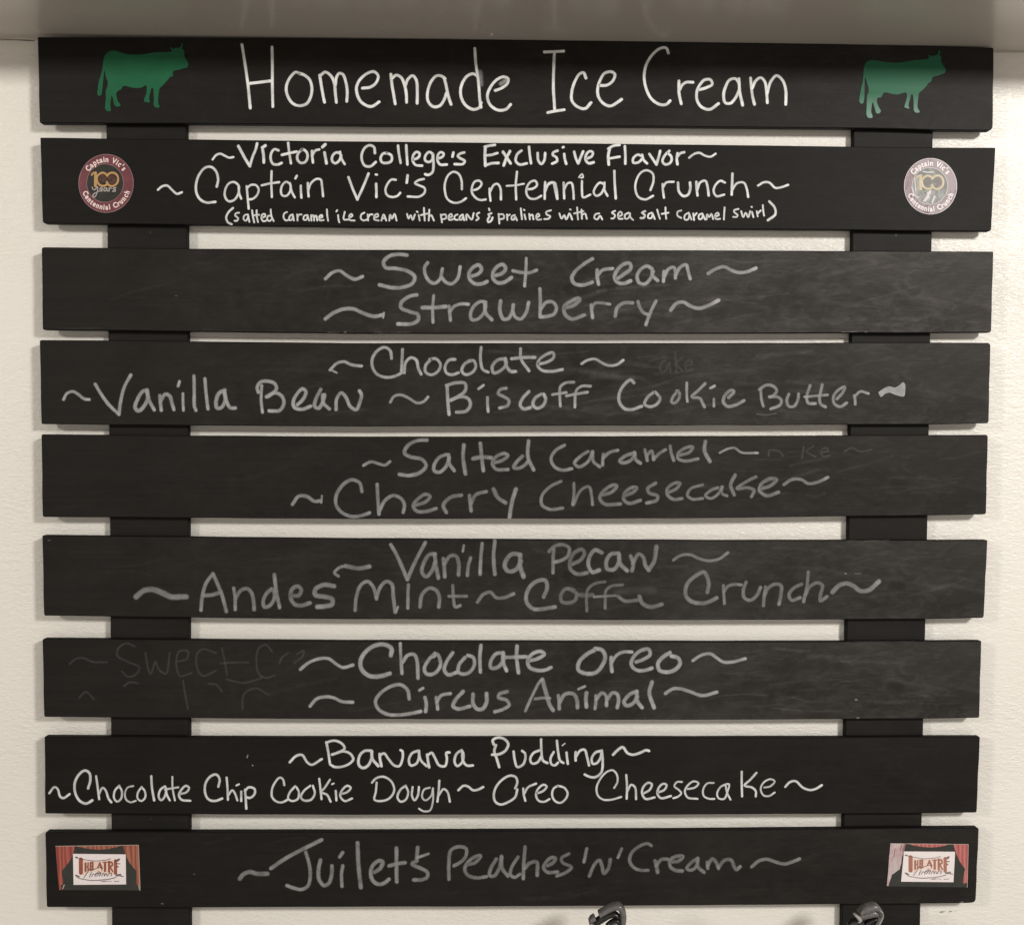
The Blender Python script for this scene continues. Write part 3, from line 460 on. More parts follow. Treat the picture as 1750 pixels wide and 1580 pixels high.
'V':['208,215 260,165 305,158 345,215 380,235 460,190','497,60 510,130 525,230','495,60 560,45 620,70 640,105 600,135 540,155','545,155 620,130 680,145 708,190 680,225 620,250 560,252 530,235','w=5.8|850,125 800,125 760,160 750,230 780,260 820,245 850,190 855,130','w=5.8|850,125 860,190 905,245','w=5.6|915,150 920,200 930,245','920,160 950,145 985,190 1030,240 1070,245 1095,190 1095,130 1080,120','1215,125 1170,145 1145,200 1160,240 1205,225 1225,170 1225,125','1222,130 1240,200 1285,245','w=5.6|1290,155 1295,200 1305,255','1295,160 1325,140 1350,180 1385,240 1430,245 1445,190 1440,140 1465,138','1560,120 1520,150 1505,210 1525,245 1565,215 1575,150 1560,120','1565,125 1570,200 1600,240 1650,240'],
'W':['w=5.6|260,95 245,150 270,230 290,300','w=5.6|240,90 230,50 280,25 340,40 375,85 350,145 290,180 225,185','425,155 435,230 460,300 510,280 535,220 530,170 505,150','665,145 610,170 580,230 600,268 650,255 685,200','682,40 685,150 700,240 740,262','800,160 770,220 780,275 810,285 840,260','830,55 840,150 860,240 890,262','920,165 925,220 932,270','w=3;o=.7|880,100 905,80','1005,160 1003,200 1005,240','1005,210 1050,145 1090,140 1110,200 1130,285','1240,150 1190,165 1155,220 1165,270 1200,265 1235,220 1250,160','1250,145 1258,250 1245,350 1190,395 1130,390 1090,370','w=5.6|1355,185 1400,140 1445,115 1490,170 1540,185 1600,170 1665,143 1690,150']}),
(7,'lower white chalk line with cookie dough and cheesecake flavors',4.6,.98,{
'U':['w=4.8|20,458 60,410 85,425 105,485 130,497 180,465','w=5.4|325,420 342,360 335,300 300,280 255,310 220,380 225,460 260,520 310,540 358,515','388,325 400,410 412,505','408,470 440,415 465,440 485,500 508,530','w=4.4|570,400 535,440 530,500 555,525 585,500 590,440 570,405','w=3.8;o=.85|680,402 635,415 615,460 625,510 660,530 700,518','w=4.2|748,410 718,450 715,500 745,520 775,490 770,440 745,410','w=5|822,325 828,420 845,515','930,405 895,430 880,485 900,515 930,480 940,430','935,410 945,470 968,515','w=4|988,330 990,420 1008,515','w=4|930,430 985,420 1035,412','1050,465 1100,450 1120,415 1095,400 1060,430 1040,475 1060,510 1130,518',
'w=5|1350,408 1360,350 1335,312 1290,325 1250,380 1245,450 1270,505 1320,520 1380,500','1415,335 1422,420 1425,510','1425,480 1460,435 1480,460 1500,515','1530,445 1530,520','w=4|1492,398 1512,388','w=5|1560,430 1565,500 1570,580','w=5|1560,440 1590,412 1635,425 1635,465 1600,495 1570,490','w=2.4;o=.35|1575,180 1582,160','w=2.4;o=.35|1618,238 1622,242'],
'V':['165,395 155,350 130,335 95,370 68,430 70,490 105,525 150,530 190,510','250,405 210,450 195,500 225,520 270,505 280,450 260,410','370,400 320,440 295,490 320,515 375,510 405,460 390,400','440,345 450,430 458,505','525,352 480,420 455,450 500,470 530,525','570,440 575,515','w=3.6|540,388 555,382','612,465 660,450 688,415 660,400 620,435 605,480 640,520 698,500','892,375 885,450 875,510 930,520 990,500 1030,440 1010,370 950,330 890,340 855,375','1120,400 1080,430 1055,490 1080,525 1120,510 1140,450 1120,400','1175,410 1170,480 1190,515 1215,480 1225,410','w=4;o=.85|1310,415 1265,430 1250,490 1275,515 1320,480 1335,420','w=4;o=.85|1335,420 1335,520 1310,595 1260,600 1225,580','1385,360 1380,440 1370,525','1378,480 1420,425 1450,450 1468,525','w=5|1535,435 1575,400 1610,405 1650,435 1690,430 1730,410'],
'W':['w=5|440,500 460,440 445,395 395,380 330,410 265,480 240,560 255,625 305,650 380,625 440,580 460,510','515,500 520,560 535,615','525,550 560,490 635,455','645,545 700,525 735,480 705,465 650,510 635,570 660,615 710,625 760,600','840,475 800,500 785,560 810,615 860,635 910,600 930,545 900,495 840,475','w=4.2|1365,495 1395,440 1390,370 1350,330 1290,350 1230,420 1200,500 1215,570 1265,605 1340,605 1430,580','1478,375 1485,480 1482,595','1488,530 1525,465 1560,490 1570,600'],
'X':['420,415 460,390 475,350 450,340 415,370 405,415 430,455 495,445','520,410 565,390 580,355 555,348 525,375 515,420 540,450 610,435','w=4|690,335 655,335 635,365 665,390 685,415 660,440 628,450','w=4.2|730,385 780,375 808,345 775,330 735,355 710,400 730,445 800,455','w=4|915,342 870,345 840,390 845,435 885,455 920,455','w=4|1005,350 965,370 940,415 950,450 990,455 1015,400 1025,350 1000,352','w=4|1000,355 1010,410 1035,460','1115,262 1115,350 1118,438','1220,270 1175,320 1135,360 1190,375 1215,400 1215,438','w=4;o=.9|1275,375 1320,365 1350,330 1320,315 1270,340 1250,385 1270,430 1310,435 1350,410','w=4.8|1425,370 1460,335 1500,330 1550,375 1600,392 1640,385 1685,358']}),
(8,"grey chalk line reading Juilet's Peaches 'n' Cream",7.4,.85,{
'Y':['w=8.5;o=.85|45,372 75,335 125,318 180,332 262,332','w=7.6|290,290 400,215 500,160 600,110 690,65','w=7|565,165 590,250 600,330 585,420 540,455 470,445 415,425','w=7.6|680,225 665,300 670,380 710,425 750,400 770,320 770,270','w=7|855,270 845,340 850,430','w=7|830,200 855,165','w=8|972,90 978,250 998,440','w=7.8|1105,320 1150,290 1170,240 1140,230 1090,270 1075,330 1095,390 1140,415 1180,405 1220,375','w=7.4|1278,130 1278,250 1280,395','w=7.6|1220,270 1280,255 1345,245','w=7.4|1445,125 1438,210','w=5.6|1530,175 1445,205','w=7.4;o=.85|1440,230 1400,255 1460,285 1520,320 1520,360 1470,380 1415,380'],
'Z':['w=7;o=.8|125,375 125,250 140,150 200,120 260,135 255,200 210,245 165,270','w=7;o=.78|270,260 330,245 375,190 340,195 285,230 250,290 270,340 340,365 420,355','w=7.2;o=.75|500,215 455,290 445,345 480,350 520,290 540,200','w=7.2;o=.75|538,195 545,290 590,350','w=6.6;o=.78|670,200 620,280 610,340 640,360 685,335','w=7;o=.8|725,120 715,240 710,370','w=7.4;o=.75|720,290 760,250 815,240 820,345','w=7;o=.75|900,270 945,245 965,210 930,205 890,240 870,285 900,320 980,318','w=6.4;o=.7|1070,175 1010,210 1020,245 1090,280 1050,320 975,350','w=6.4;o=.8|1210,135 1188,240','w=7;o=.7|1230,350 1270,260 1310,225 1330,270 1345,330 1380,290 1395,220','w=6;o=.75|1485,135 1455,205'],
'a':['w=6.6;o=.78|520,110 490,95 420,120 365,170 350,230 385,285 440,305 495,305','w=7.4;o=.68|550,230 560,270 570,320','w=7;o=.68|560,270 600,220 650,218','w=7;o=.7|690,240 740,230 770,195 720,195 670,225 670,275 710,305 765,310','w=6.6;o=.7|880,215 840,240 800,290 830,305 870,280 890,215','w=7;o=.7|885,210 890,280 935,320','w=6.6;o=.65|960,240 965,290','w=7;o=.65|965,270 1000,215 1030,240 1050,290','w=7;o=.68|1050,280 1100,225 1150,225 1170,270 1190,300 1220,275','w=6.6;o=.8|1310,278 1370,230 1430,218 1500,240 1570,255 1640,235 1688,215']}),
]
TONE = [(.80,.81,.80),(.76,.77,.765),(.41,.41,.41),(.43,.43,.43),(.355,.357,.36),(.34,.342,.346),(.42,.42,.42),(.67,.68,.675),(.35,.352,.355)]
# ------------------------------------------------------------ materials
M_WALL = mat_wall(); M_CEIL = mat_ceiling()
M_CAULK = mat_flat('caulk', (.60,.55,.48), .5, .08); M_DRIP = mat_flat('white_paint_drip', (.8,.78,.72), .4, .05)
#            base colour           dust  right-side bias (dust and painted lamp sheen)
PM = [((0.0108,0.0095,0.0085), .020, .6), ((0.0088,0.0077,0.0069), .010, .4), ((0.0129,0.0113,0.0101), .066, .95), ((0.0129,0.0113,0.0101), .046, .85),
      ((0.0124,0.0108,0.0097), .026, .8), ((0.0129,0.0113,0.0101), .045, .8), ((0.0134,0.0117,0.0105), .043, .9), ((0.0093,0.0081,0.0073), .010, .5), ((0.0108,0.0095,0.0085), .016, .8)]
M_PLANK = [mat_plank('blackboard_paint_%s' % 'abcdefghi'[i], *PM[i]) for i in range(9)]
M_RAIL = mat_plank('black_rail_paint', (.0125,.0113,.0103), .010, .2)
M_CHALK = [mat_chalk('chalk_%s' % 'abcdefghi'[i], TONE[i], (.14,.12,.26,.26,.34,.34,.24,.13,.36)[i], .6 if i in (0,1,7) else .85, 0 if i in (0,1,7) else .22) for i in range(9)]
M_SMEAR = mat_chalk('chalk_smear', (.38,.37,.36), .75)
M_SIDE = mat_flat('black_board_edge', (.0065,.006,.0055), .6, .2, 30, .1)
M_NAIL = mat_flat('black_nail', (.004,.004,.004), .6)

# ------------------------------------------------------------ the wall and the ceiling above the sign
ZC = (atz(0,0,1).z, )
wl = at(20, 66.5, T); wr = at(1730, 89.5, T)
zl = wl.z + (wl.z-wr.z)/(wl.x-wr.x)*(-1.9-wl.x); zr = wl.z + (wl.z-wr.z)/(wl.x-wr.x)*(1.9-wl.x)
def zceil(x): return wl.z + (wl.z-wr.z)/(wl.x-wr.x)*(x-wl.x)
mb = MB()
# wall front as one sheet, with its own thickness
box(mb, -1.9, 1.9, T, T+.10, .25, 2.95)
wall = mb.build('wall', M_WALL); wall['kind'] = 'structure'; wall['label'] = 'cream painted wall with a fine roller texture behind the sign'
OVER = .235
mb = MB()
v = [mb.vert(q) for q in ((-1.9,T-.0005,zl),(1.9,T-.0005,zr),(1.9,T-OVER,zr),(-1.9,T-OVER,zl),
                           (-1.9,T-.0005,zl+.33),(1.9,T-.0005,zr+.33),(1.9,T-OVER,zr+.33),(-1.9,T-OVER,zl+.33))]
for f in ((3,2,1,0),(4,5,6,7),(0,1,5,4),(2,3,7,6),(1,2,6,5),(3,0,4,7)): mb.face([v[i] for i in f])
ceil = mb.build('ceiling', M_CEIL); ceil['kind'] = 'structure'; ceil['label'] = 'low painted soffit right above the top plank'
# a bead of caulk in the corner left of the sign, and a thin one on the right
def bead(x0px, x1px, r, seed, py0, py1):
    mb = MB(); rg = random.Random(seed); n = 26; rings = []
    for i in range(n+1):
        t = i/n; px = x0px+(x1px-x0px)*t
        q = at(px, py0+(py1-py0)*t, T); q = Vector((q.x, T, zceil(q.x)))
        rr = r*(.75+.5*noise.noise(Vector((t*9, seed, 0)))) * (1 if 0 < i < n else .2)
        ring = [mb.vert((q.x, T - .0002 - (1-math.cos(a))*0 - rr*math.sin(a)*1.0, q.z - rr*(1-math.sin(a)) *1.0)) for a in (0, .45, .9, 1.25, 1.57)]
        rings.append(ring)
    for a, b in zip(rings, rings[1:]):
        for j in range(4): mb.face((a[j],a[j+1],b[j+1],b[j]))
    return mb.build('caulk_bead', M_CAULK, wall, smooth=True)
bead(-300, 70, .0050, 3, 67, 68); bead(1690, 2050, .0022, 8, 88, 90)
# paint drip hanging from the ceiling above the letters
def tube(mb, P, R, n=10, mi=0, yfix=None):
    rings = []
    for i, (p_, r) in enumerate(zip(P, R)):
        t = (P[min(len(P)-1,i+1)]-P[max(0,i-1)]).normalized()
        a = t.orthogonal().normalized(); b = t.cross(a)
        if rings and False: pass
        up = Vector((0,1,0)); a = (up - t*up.dot(t)).normalized() if abs(t.dot(up)) < .95 else a; b = t.cross(a)
        rings.append([mb.vert(p_+a*r*math.cos(2*math.pi*j/n)+b*r*math.sin(2*math.pi*j/n)) for j in range(n)])
    for a, b in zip(rings, rings[1:]):
        for j in range(n): mb.face((a[j],a[(j+1)%n],b[(j+1)%n],b[j]), mi)
    mb.face(rings[0][::-1], mi); mb.face(rings[-1], mi)
mb = MB()
P = [at(x, y, -.012-.002*i) for i, (x, y) in enumerate([(838.5,42),(839.5,47),(841.5,51),(842.5,55),(841,59),(838.5,60.5)])]
tube(mb, P, [.0006,.0010,.0011,.0013,.0014,.0006]); mb.build('paint_drip', M_DRIP, ceil, smooth=True)
# faint scuffs on the ceiling paint
mb = MB(); rg = random.Random(5)
zc_ = lambda a, b: (lambda q: Vector((q.x, q.y, zceil(q.x)-.0004)))(atz(a, b, zceil(0)))
for x0,y0,x1,y1,w,o in ((290,13,308,11,1.6,.35),(292,37,312,35,2,.4),(384,45,398,48,2,.35),(350,40,372,42,1.5,.2),(624,63,634,63.5,3,.5),(120,27,180,30,4,.06),(420,20,520,18,5,.05),(1200,30,1320,28,6,.05),(880,40,960,44,5,.05)):
    ribbon(mb, [(x0,y0),((x0+x1)/2,(y0+y1)/2+.6),(x1,y1)], w, 0, o, .3, 0, zc_, rng=rg)
mb.build('paint_scuffs', mat_chalk('ceiling_scuff', (.78,.75,.69), .2), ceil)['kind'] = 'stuff'
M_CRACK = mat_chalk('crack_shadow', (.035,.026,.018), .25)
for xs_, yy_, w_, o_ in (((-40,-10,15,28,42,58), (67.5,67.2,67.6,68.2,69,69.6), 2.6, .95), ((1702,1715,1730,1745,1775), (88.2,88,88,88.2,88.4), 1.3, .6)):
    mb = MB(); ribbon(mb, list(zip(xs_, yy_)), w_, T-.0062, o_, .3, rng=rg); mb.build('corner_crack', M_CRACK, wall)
# dark scuffs on the wall below the lowest plank's right end
mb = MB()
for x,y,w,o in ((1607,1558,2.6,.7),(1611,1556.5,1.8,.5),(1622,1557,2.6,.65),(1630,1556,1.4,.4),(1560,1290,2,0)):
    if o: ribbon(mb, [(x,y),(x+2.2,y-.8),(x+4.5,y-.2)], w, T-.0004, o, .4, rng=rg)
mb.build('dark_scuffs', mat_chalk('wall_scuff', (.10,.10,.11), .3), wall)['kind'] = 'stuff'

# ------------------------------------------------------------ the sign
sc = at(875, 800, T)
sign = bpy.data.objects.new('menu_board', None); COL.objects.link(sign); sign.empty_display_size = .1
sign.location = sc; WPOS['menu_board'] = sc.copy()
sign['label'] = 'black slatted chalkboard menu of nine planks lettered with ice cream flavors'
sign['category'] = 'sign'
RY0, RY1 = .0125, T-.0003
LR = [(181.6,224),(183.4,400),(185,575),(186.3,735),(187.8,900),(188.7,1072),(189.6,1240),(190.3,1402),(191.2,1570),(192.3,1800)]
LRr = [(318,224),(319.2,400),(320.7,575),(321.2,735),(321.8,900),(322.3,1072),(322.9,1240),(323.3,1402),(324,1570),(325,1800)]
RR = [(1459.3,224),(1457.4,400),(1455.6,575),(1453.3,735),(1451,900),(1447.6,1072),(1445.4,1240),(1442.4,1402),(1439.5,1570),(1435,1800)]
RRr = [(1594.3,224),(1592.6,400),(1590,575),(1587.6,735),(1585,900),(1581.5,1072),(1577.8,1240),(1575.4,1402),(1572.8,1570),(1569,1800)]
for L_, R_, lab in ((LR, LRr, 'left upright rail'), (RR, RRr, 'right upright rail')):
    mb = MB()
    out = [(L_[0][0]-.8, 110)] + L_ + R_[::-1] + [(R_[0][0]+.8, 110)]
    board(mb, out, RY0, RY1, .0010, .0010)
    r_ = mb.build('rail', [M_RAIL, M_SIDE], sign, label=lab+' of the sign')
    # nails driven through the uprights in the gaps
    nails = ((257,397.5),(257,1399.5)) if L_ is LR else ((1531,402),)
    for nx, ny in nails:
        m2 = MB(); c = at(nx, ny, RY0-.0007); ring = [m2.vert((c.x+.0019*math.cos(a), c.y, c.z+.0032*math.sin(a))) for a in [2*math.pi*j/12 for j in range(12)]]
        back = [m2.vert((c.x+.0024*math.cos(a), c.y+.0008, c.z+.0040*math.sin(a))) for a in [2*math.pi*j/12 for j in range(12)]]
        m2.face(ring)
        for j in range(12): m2.face((ring[j],back[j],back[(j+1)%12],ring[(j+1)%12]))
        m2.build('nail_head', M_NAIL, r_)
planks = []
PL_LAB = ['top plank with the white title and two green cows','second plank with three white lines and two round stickers','third plank with sweet cream and strawberry',
 'fourth plank with chocolate and vanilla bean','fifth plank with salted caramel and cherry cheesecake','sixth plank with vanilla pecan and coffee crunch',
 'seventh plank with erased ghost writing at its left end','eighth plank with banana pudding in white','ninth plank with two red curtain stickers']
for i, d in enumerate(PLANKS):
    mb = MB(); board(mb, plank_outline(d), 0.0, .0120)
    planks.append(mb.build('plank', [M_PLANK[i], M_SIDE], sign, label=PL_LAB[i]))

# ------------------------------------------------------------ chalk writing
rg = random.Random(11); seqn = {}
def near(A, B):
    """smallest distance between two pen strokes given as smooth point lists"""
    return min((p_-q).length for p_ in A for q in B)
for pi, lab, w0, o0, crops in WRITING:
    items = []
    for key, strokes_ in crops.items():
        ox, oy, s = C_[key]
        for st in strokes_:
            w, o, so, poly = w0, 1.0, (.05 if 'ghost' in lab else .45 if pi in (0,1,7) else .30), False
            if '|' in st:
                hd, st = st.split('|')
                for kv in hd.split(';'):
                    if kv == 'poly': poly = True; continue
                    a, b = kv.split('=')
                    if a == 'w': w = float(b)
                    if a == 'o': o = float(b)
                    if a == 's': so = float(b)
            pts = [(ox+x/s, oy+y/s) for x, y in parse(st)]
            dn = catmull([Vector(q) for q in pts], 2.0)
            items.append((pts, dn, w, o*o0, so, poly))
    joined = 'ghost' in lab or 'small' in lab
    grp = list(range(len(items)))
    def find(i):
        while grp[i] != i: i = grp[i]
        return i
    if not joined:
        for i in range(len(items)):
            for j in range(i):
                if find(i) != find(j) and near(items[i][1], items[j][1]) < (items[i][2]+items[j][2])*.42: grp[find(i)] = find(j)
        ext = lambda i: max((a-b).length for a in items[i][1] for b in items[i][1][::4]+[items[i][1][-1]])
        for i in range(len(items)):                       # the dot of an i goes with its stem
            if sum(find(j) == find(i) for j in range(len(items))) == 1 and ext(i) < 9:
                k = min((j for j in range(len(items)) if find(j) != find(i)), key=lambda j: near(items[i][1], items[j][1]), default=None)
                if k is not None: grp[find(i)] = find(k)
    clusters = {}
    for i in range(len(items)): clusters.setdefault(0 if joined else find(i), []).append(i)
    for ids in sorted(clusters.values(), key=lambda L: min(items[i][1][0].x for i in L)):
        mb = MB()
        for i in ids:
            pts, dn, w, o, so, poly = items[i]
            n = seqn.get(pi, 0); seqn[pi] = n+1
            y_ = -.00025 - n*.0000035
            if poly:
                polygon(mb, pts, y_)
                for k in range(len(mb.op)-len(pts), len(mb.op)): mb.op[k] = o
                ribbon(mb, pts+[pts[0]], 2.2, y_-.000002, o, so, 0, rng=rg)
            else: ribbon(mb, pts, w*(1.06 if pi in (0,1,7) or joined else 1.17), y_, o, so, 0, rng=rg, pool=0 if joined else .22)
        xs = [q.x for i in ids for q in items[i][1]]; ys = [q.y for i in ids for q in items[i][1]]
        tl = len(ids) <= 2 and (max(xs)-min(xs)) > 25 and (max(xs)-min(xs)) > 2.3*(max(ys)-min(ys)) and not joined
        o_ = mb.build('small_lettering' if joined else ('tilde' if tl else 'letter'), M_CHALK[pi], planks[pi])
        if joined: o_['kind'] = 'stuff'; o_['label'] = lab

# soft eraser smears left on the planks
def smears(pi, seed, specs):
    mb = MB(); rg = random.Random(seed); d = PLANKS[pi]
    for k, (x0, x1, n, o, wmin, wmax) in enumerate(specs):
        for j in range(n):
            x = rg.uniform(x0, x1); ln = rg.uniform(25, 130)
            yt, yb = edge(d[2], x)+14, edge(d[3], x)-14
            y = rg.uniform(yt, yb); sl = rg.uniform(-.30, .12)*ln
            w = rg.uniform(wmin, wmax)
            pts = [(x-ln/2, min(yb,max(yt,y-sl/2+rg.uniform(-3,3)))), (x, min(yb,max(yt,y+rg.uniform(-4,4)))), (x+ln/2, min(yb,max(yt,y+sl/2+rg.uniform(-3,3))))]
            if pts[-1][0] > 1680 or pts[0][0] < 85: continue
            ribbon(mb, pts, w, -.00014-.0000012*(k*60+j), o*rg.uniform(.4,1.2), 0.0, 0, rng=rg, seg=6)
    mb.build('eraser_smears', M_SMEAR, planks[pi])['kind'] = 'stuff'
smears(2, 21, [(1000,1660,46,.075,5,16),(120,700,10,.03,6,14)])
smears(3, 22, [(850,1400,38,.065,5,16),(500,800,8,.03,6,14)])
smears(4, 23, [(1250,1650,20,.05,4,12),(90,1200,12,.02,6,14)])
smears(5, 24, [(1000,1660,22,.045,4,14),(90,900,10,.02,6,14)])
smears(6, 25, [(1250,1660,34,.065,4,13),(300,1200,10,.025,6,14)])
smears(8, 26, [(90,1450,16,.02,5,14)])
# a few chipped specks of bare wood or chalk, plus painted highlight lines along edges
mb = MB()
for pi, x, y, w, o in ((2,1480,567,2.4,.8),(2,590,567.6,2.4,.5),(2,650,568,2,.5),(6,1463,1195,2.6,.9),(6,1466,1226.2,2.6,.6),(6,1455,1215,2,.3),(8,1644,1541,3.2,.6),(8,277,1543.5,2.4,.5),(8,332,1493,2.6,.25),(2,301,505.5,1.6,.4),(5,84,923,2.4,.3),(1,238,423,.1,0),(8,1490,1506,.1,0)):
    if o: ribbon(mb, [(x-1.6,y),(x,y-.4),(x+1.8,y+.1)], w, -.0006, o, .4, rng=rg)
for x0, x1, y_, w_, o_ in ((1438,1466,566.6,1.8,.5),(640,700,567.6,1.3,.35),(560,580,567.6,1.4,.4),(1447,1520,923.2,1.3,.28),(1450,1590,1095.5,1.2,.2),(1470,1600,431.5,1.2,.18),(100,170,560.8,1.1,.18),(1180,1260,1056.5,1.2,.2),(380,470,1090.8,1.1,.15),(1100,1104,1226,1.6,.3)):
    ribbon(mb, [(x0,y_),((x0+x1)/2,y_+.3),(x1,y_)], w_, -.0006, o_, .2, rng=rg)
mb.build('chips_and_highlights', M_SMEAR, sign)['kind'] = 'stuff'

# ------------------------------------------------------------ green cow decals
COW1 = [(330,240),(385,235),(470,255),(580,285),(720,295),(850,287),(1000,262),(1150,258),(1240,250),(1262,238),(1240,205),(1230,185),(1262,195),(1280,208),(1300,200),(1340,192),(1380,188),(1395,160),(1405,120),(1418,135),(1415,175),(1402,200),(1430,222),(1442,245),(1438,290),(1450,335),(1475,375),(1500,420),(1502,460),(1485,487),(1440,497),(1380,515),(1310,530),(1275,545),(1272,580),(1275,615),(1255,622),(1230,625),(1210,655),(1170,700),(1120,755),(1075,800),(1062,870),(1052,950),(1055,1020),(1072,1080),(1010,1082),(985,1050),(990,960),(985,880),(972,790),(950,800),(940,850),(920,910),(918,960),(925,1008),(880,1005),(845,995),(850,940),(872,890),(880,830),(875,760),(860,752),(820,780),(740,795),(640,782),(560,762),(530,765),(510,790),(485,828),(470,822),(440,850),(425,870),(430,920),(450,990),(488,1048),(455,1072),(410,1060),(388,1010),(375,950),(355,905),(348,960),(335,1040),(345,1120),(335,1140),(290,1135),(262,1110),(262,1030),(270,940),(268,840),(290,780),(298,700),(275,640),(255,560),(248,530),(235,640),(225,740),(215,830),(205,890),(175,912),(145,890),(150,800),(165,700),(200,580),(225,450),(240,350),(270,290)]
COW2 = [(330,378),(400,380),(480,392),(580,408),(700,415),(820,408),(900,392),(1000,375),(1150,365),(1195,350),(1210,335),(1190,308),(1225,310),(1250,318),(1290,308),(1325,300),(1345,270),(1352,232),(1372,240),(1372,270),(1355,312),(1380,320),(1388,350),(1380,378),(1392,410),(1415,455),(1445,495),(1455,535),(1440,570),(1400,585),(1340,608),(1280,620),(1250,640),(1245,680),(1225,705),(1195,720),(1165,765),(1110,820),(1055,870),(1045,930),(1035,1010),(1035,1090),(1065,1152),(1005,1160),(980,1130),(975,1040),(970,950),(955,885),(935,895),(920,960),(905,1010),(898,1060),(912,1098),(870,1095),(838,1080),(850,1020),(868,960),(872,880),(850,860),(800,872),(740,890),(640,880),(560,860),(530,865),(505,905),(480,935),(450,935),(425,960),(430,1010),(455,1080),(485,1140),(460,1170),(420,1170),(398,1110),(380,1050),(360,1010),(345,1080),(340,1150),(360,1230),(300,1238),(272,1200),(272,1090),(275,980),(280,900),(300,850),(300,800),(280,730),(262,660),(250,640),(240,760),(240,860),(235,960),(222,1015),(190,1028),(165,1000),(170,900),(190,800),(215,680),(225,560),(240,460),(270,410)]
M_COW = mat_flat('green_vinyl', (.016,.108,.050), .5, .12, 30, .12)
M_COW2 = mat_worn_low('worn_green_vinyl', (.020,.112,.058), (.22,.36,.29), -.058, -.012, .42)
for pts, ox, oy, m, lab in ((COW1,150,60,M_COW,'green cow silhouette decal, the left one'),(COW2,1450,60,M_COW2,'green cow silhouette decal with worn pale hooves, the right one')):
    q = smooth_closed([(ox+x/8.75, oy+y/8.75) for x, y in pts], 1.5)
    mb = MB(); polygon(mb, q, -.0007, 0, .0006)
    mb.build('cow_decal', [m], planks[0], label=lab)

# ------------------------------------------------------------ glyphs from the built-in font, as flat print
def glyph_mesh(ch, size, bold=0.0):
    cu = bpy.data.curves.new('glyph','FONT'); cu.body = ch; cu.size = size; cu.align_x = 'CENTER'; cu.offset = bold
    cu.resolution_u = 3
    o = bpy.data.objects.new('glyph', cu); COL.objects.link(o)
    dg = bpy.context.evaluated_depsgraph_get(); dg.update()
    me = bpy.data.meshes.new_from_object(o.evaluated_get(dg))
    vs = [v.co.copy() for v in me.vertices]; fs = [tuple(p_.vertices) for p_ in me.polygons]
    bpy.data.objects.remove(o); bpy.data.curves.remove(cu); bpy.data.meshes.remove(me)
    return vs, fs
def arc_text(mb, text, cx, cy, rx_, ry_, a0, a1, size, y, mi, inside=False, bold=.0, aspect=.85):
    """letters along an ellipse; angles in degrees counter-clockwise from the right"""
    n = len(text)
    wd = [{'i':.55,'l':.55,'t':.75,"'":.5,' ':.8,'C':1.15,'V':1.15,'r':.8}.get(c,1.0) for c in text]
    tot = sum(wd); acc = 0
    for c, wc in zip(text, wd):
        t = (acc+wc/2)/tot; acc += wc
        if c == ' ': continue
        a = math.radians(a0+(a1-a0)*t)
        px = cx+rx_*math.cos(a); py = cy-ry_*math.sin(a)
        up = Vector((math.cos(a), -math.sin(a))); up = -up if inside else up
        rt = Vector((-up.y, up.x))
        vs, fs = glyph_mesh(c, size, bold)
        base = len(mb.v)
        for v in vs:
            q = Vector((px,py)) + rt*v.x*aspect + up*(v.y-size*.33)
            mb.vert(at(q.x, q.y, y))
        for f in fs: mb.face([base+i for i in f], mi)
def strokes(mb, lst, ox, oy, s, w, y, mi, dx=0, dy=0, op=1., so=.5):
    for k, st in enumerate(lst):
        ww = w
        if '|' in st: hd, st = st.split('|'); ww = float(hd)
        ribbon(mb, [(ox+(x+dx)/s, oy+(b+dy)/s) for x, b in parse(st)], ww, y-.000004*k, op, so, mi, taper=False, seg=1.2)

# ------------------------------------------------------------ round stickers on the second plank
M_ST = [mat_flat('sticker_maroon', (.15,.040,.050), .30, .22, 60), mat_flat('sticker_black', (.022,.022,.019), .28, .3, 90),
        mat_flat('sticker_white_print', (.82,.66,.64), .35, .06), mat_flat('sticker_gold', (.47,.27,.105), .32, .15, 120),
        mat_flat('sticker_silver', (.42,.37,.36), .35, .15, 90), mat_flat('sticker_rim', (.26,.16,.165), .35, .2), mat_flat('sticker_brown', (.085,.026,.012), .35, .6, 120)]
M_SW = [mat_worn('faded_maroon', (.25,.19,.20), (.09,.035,.045), 30, .50, .66), mat_worn('faded_centre', (.085,.098,.088), (.30,.30,.28), 34, .44, .66),
        mat_flat('faded_white_print', (.60,.55,.56), .35, .05), mat_worn('faded_gold', (.46,.37,.21), (.60,.53,.42), 60, .5, .7),
        mat_worn('faded_silver', (.34,.32,.29), (.18,.19,.165), 60, .45,.6), mat_flat('faded_rim', (.40,.35,.36), .35, .1), mat_worn('faded_brown', (.09,.075,.06), (.22,.19,.16), 60, .5,.65)]
ONE = ['3|462,622 500,575 545,572','4.8|545,575 545,858']
Z1 = ['3.4|795,640 770,600 700,572 630,600 580,660 578,740 610,810 680,855 760,848 810,800']
Z2 = ['3.4|800,640 830,600 890,572 960,580 1020,640 1035,720 1010,800 940,855 870,858 810,815 790,770']
INZ = ['6|640,720 700,745 745,700','5|690,640 740,660','7|850,690 920,680 950,730','5|880,640 930,630','4|860,780 910,790']
YRS = ['1.7|475,885 492,930 530,940 560,905 575,880','1.7|592,880 588,960 562,1050 522,1100 490,1085 500,1040 560,1000 640,965','1.7|640,950 690,930 685,898 650,905 640,950 690,972','1.7|790,915 750,900 725,940 745,972 780,945 792,908','1.7|792,905 795,960 815,972','1.7|838,905 840,972','1.7|840,930 862,902 890,908','1.9|985,900 940,902 930,925 975,945 970,972 915,972']
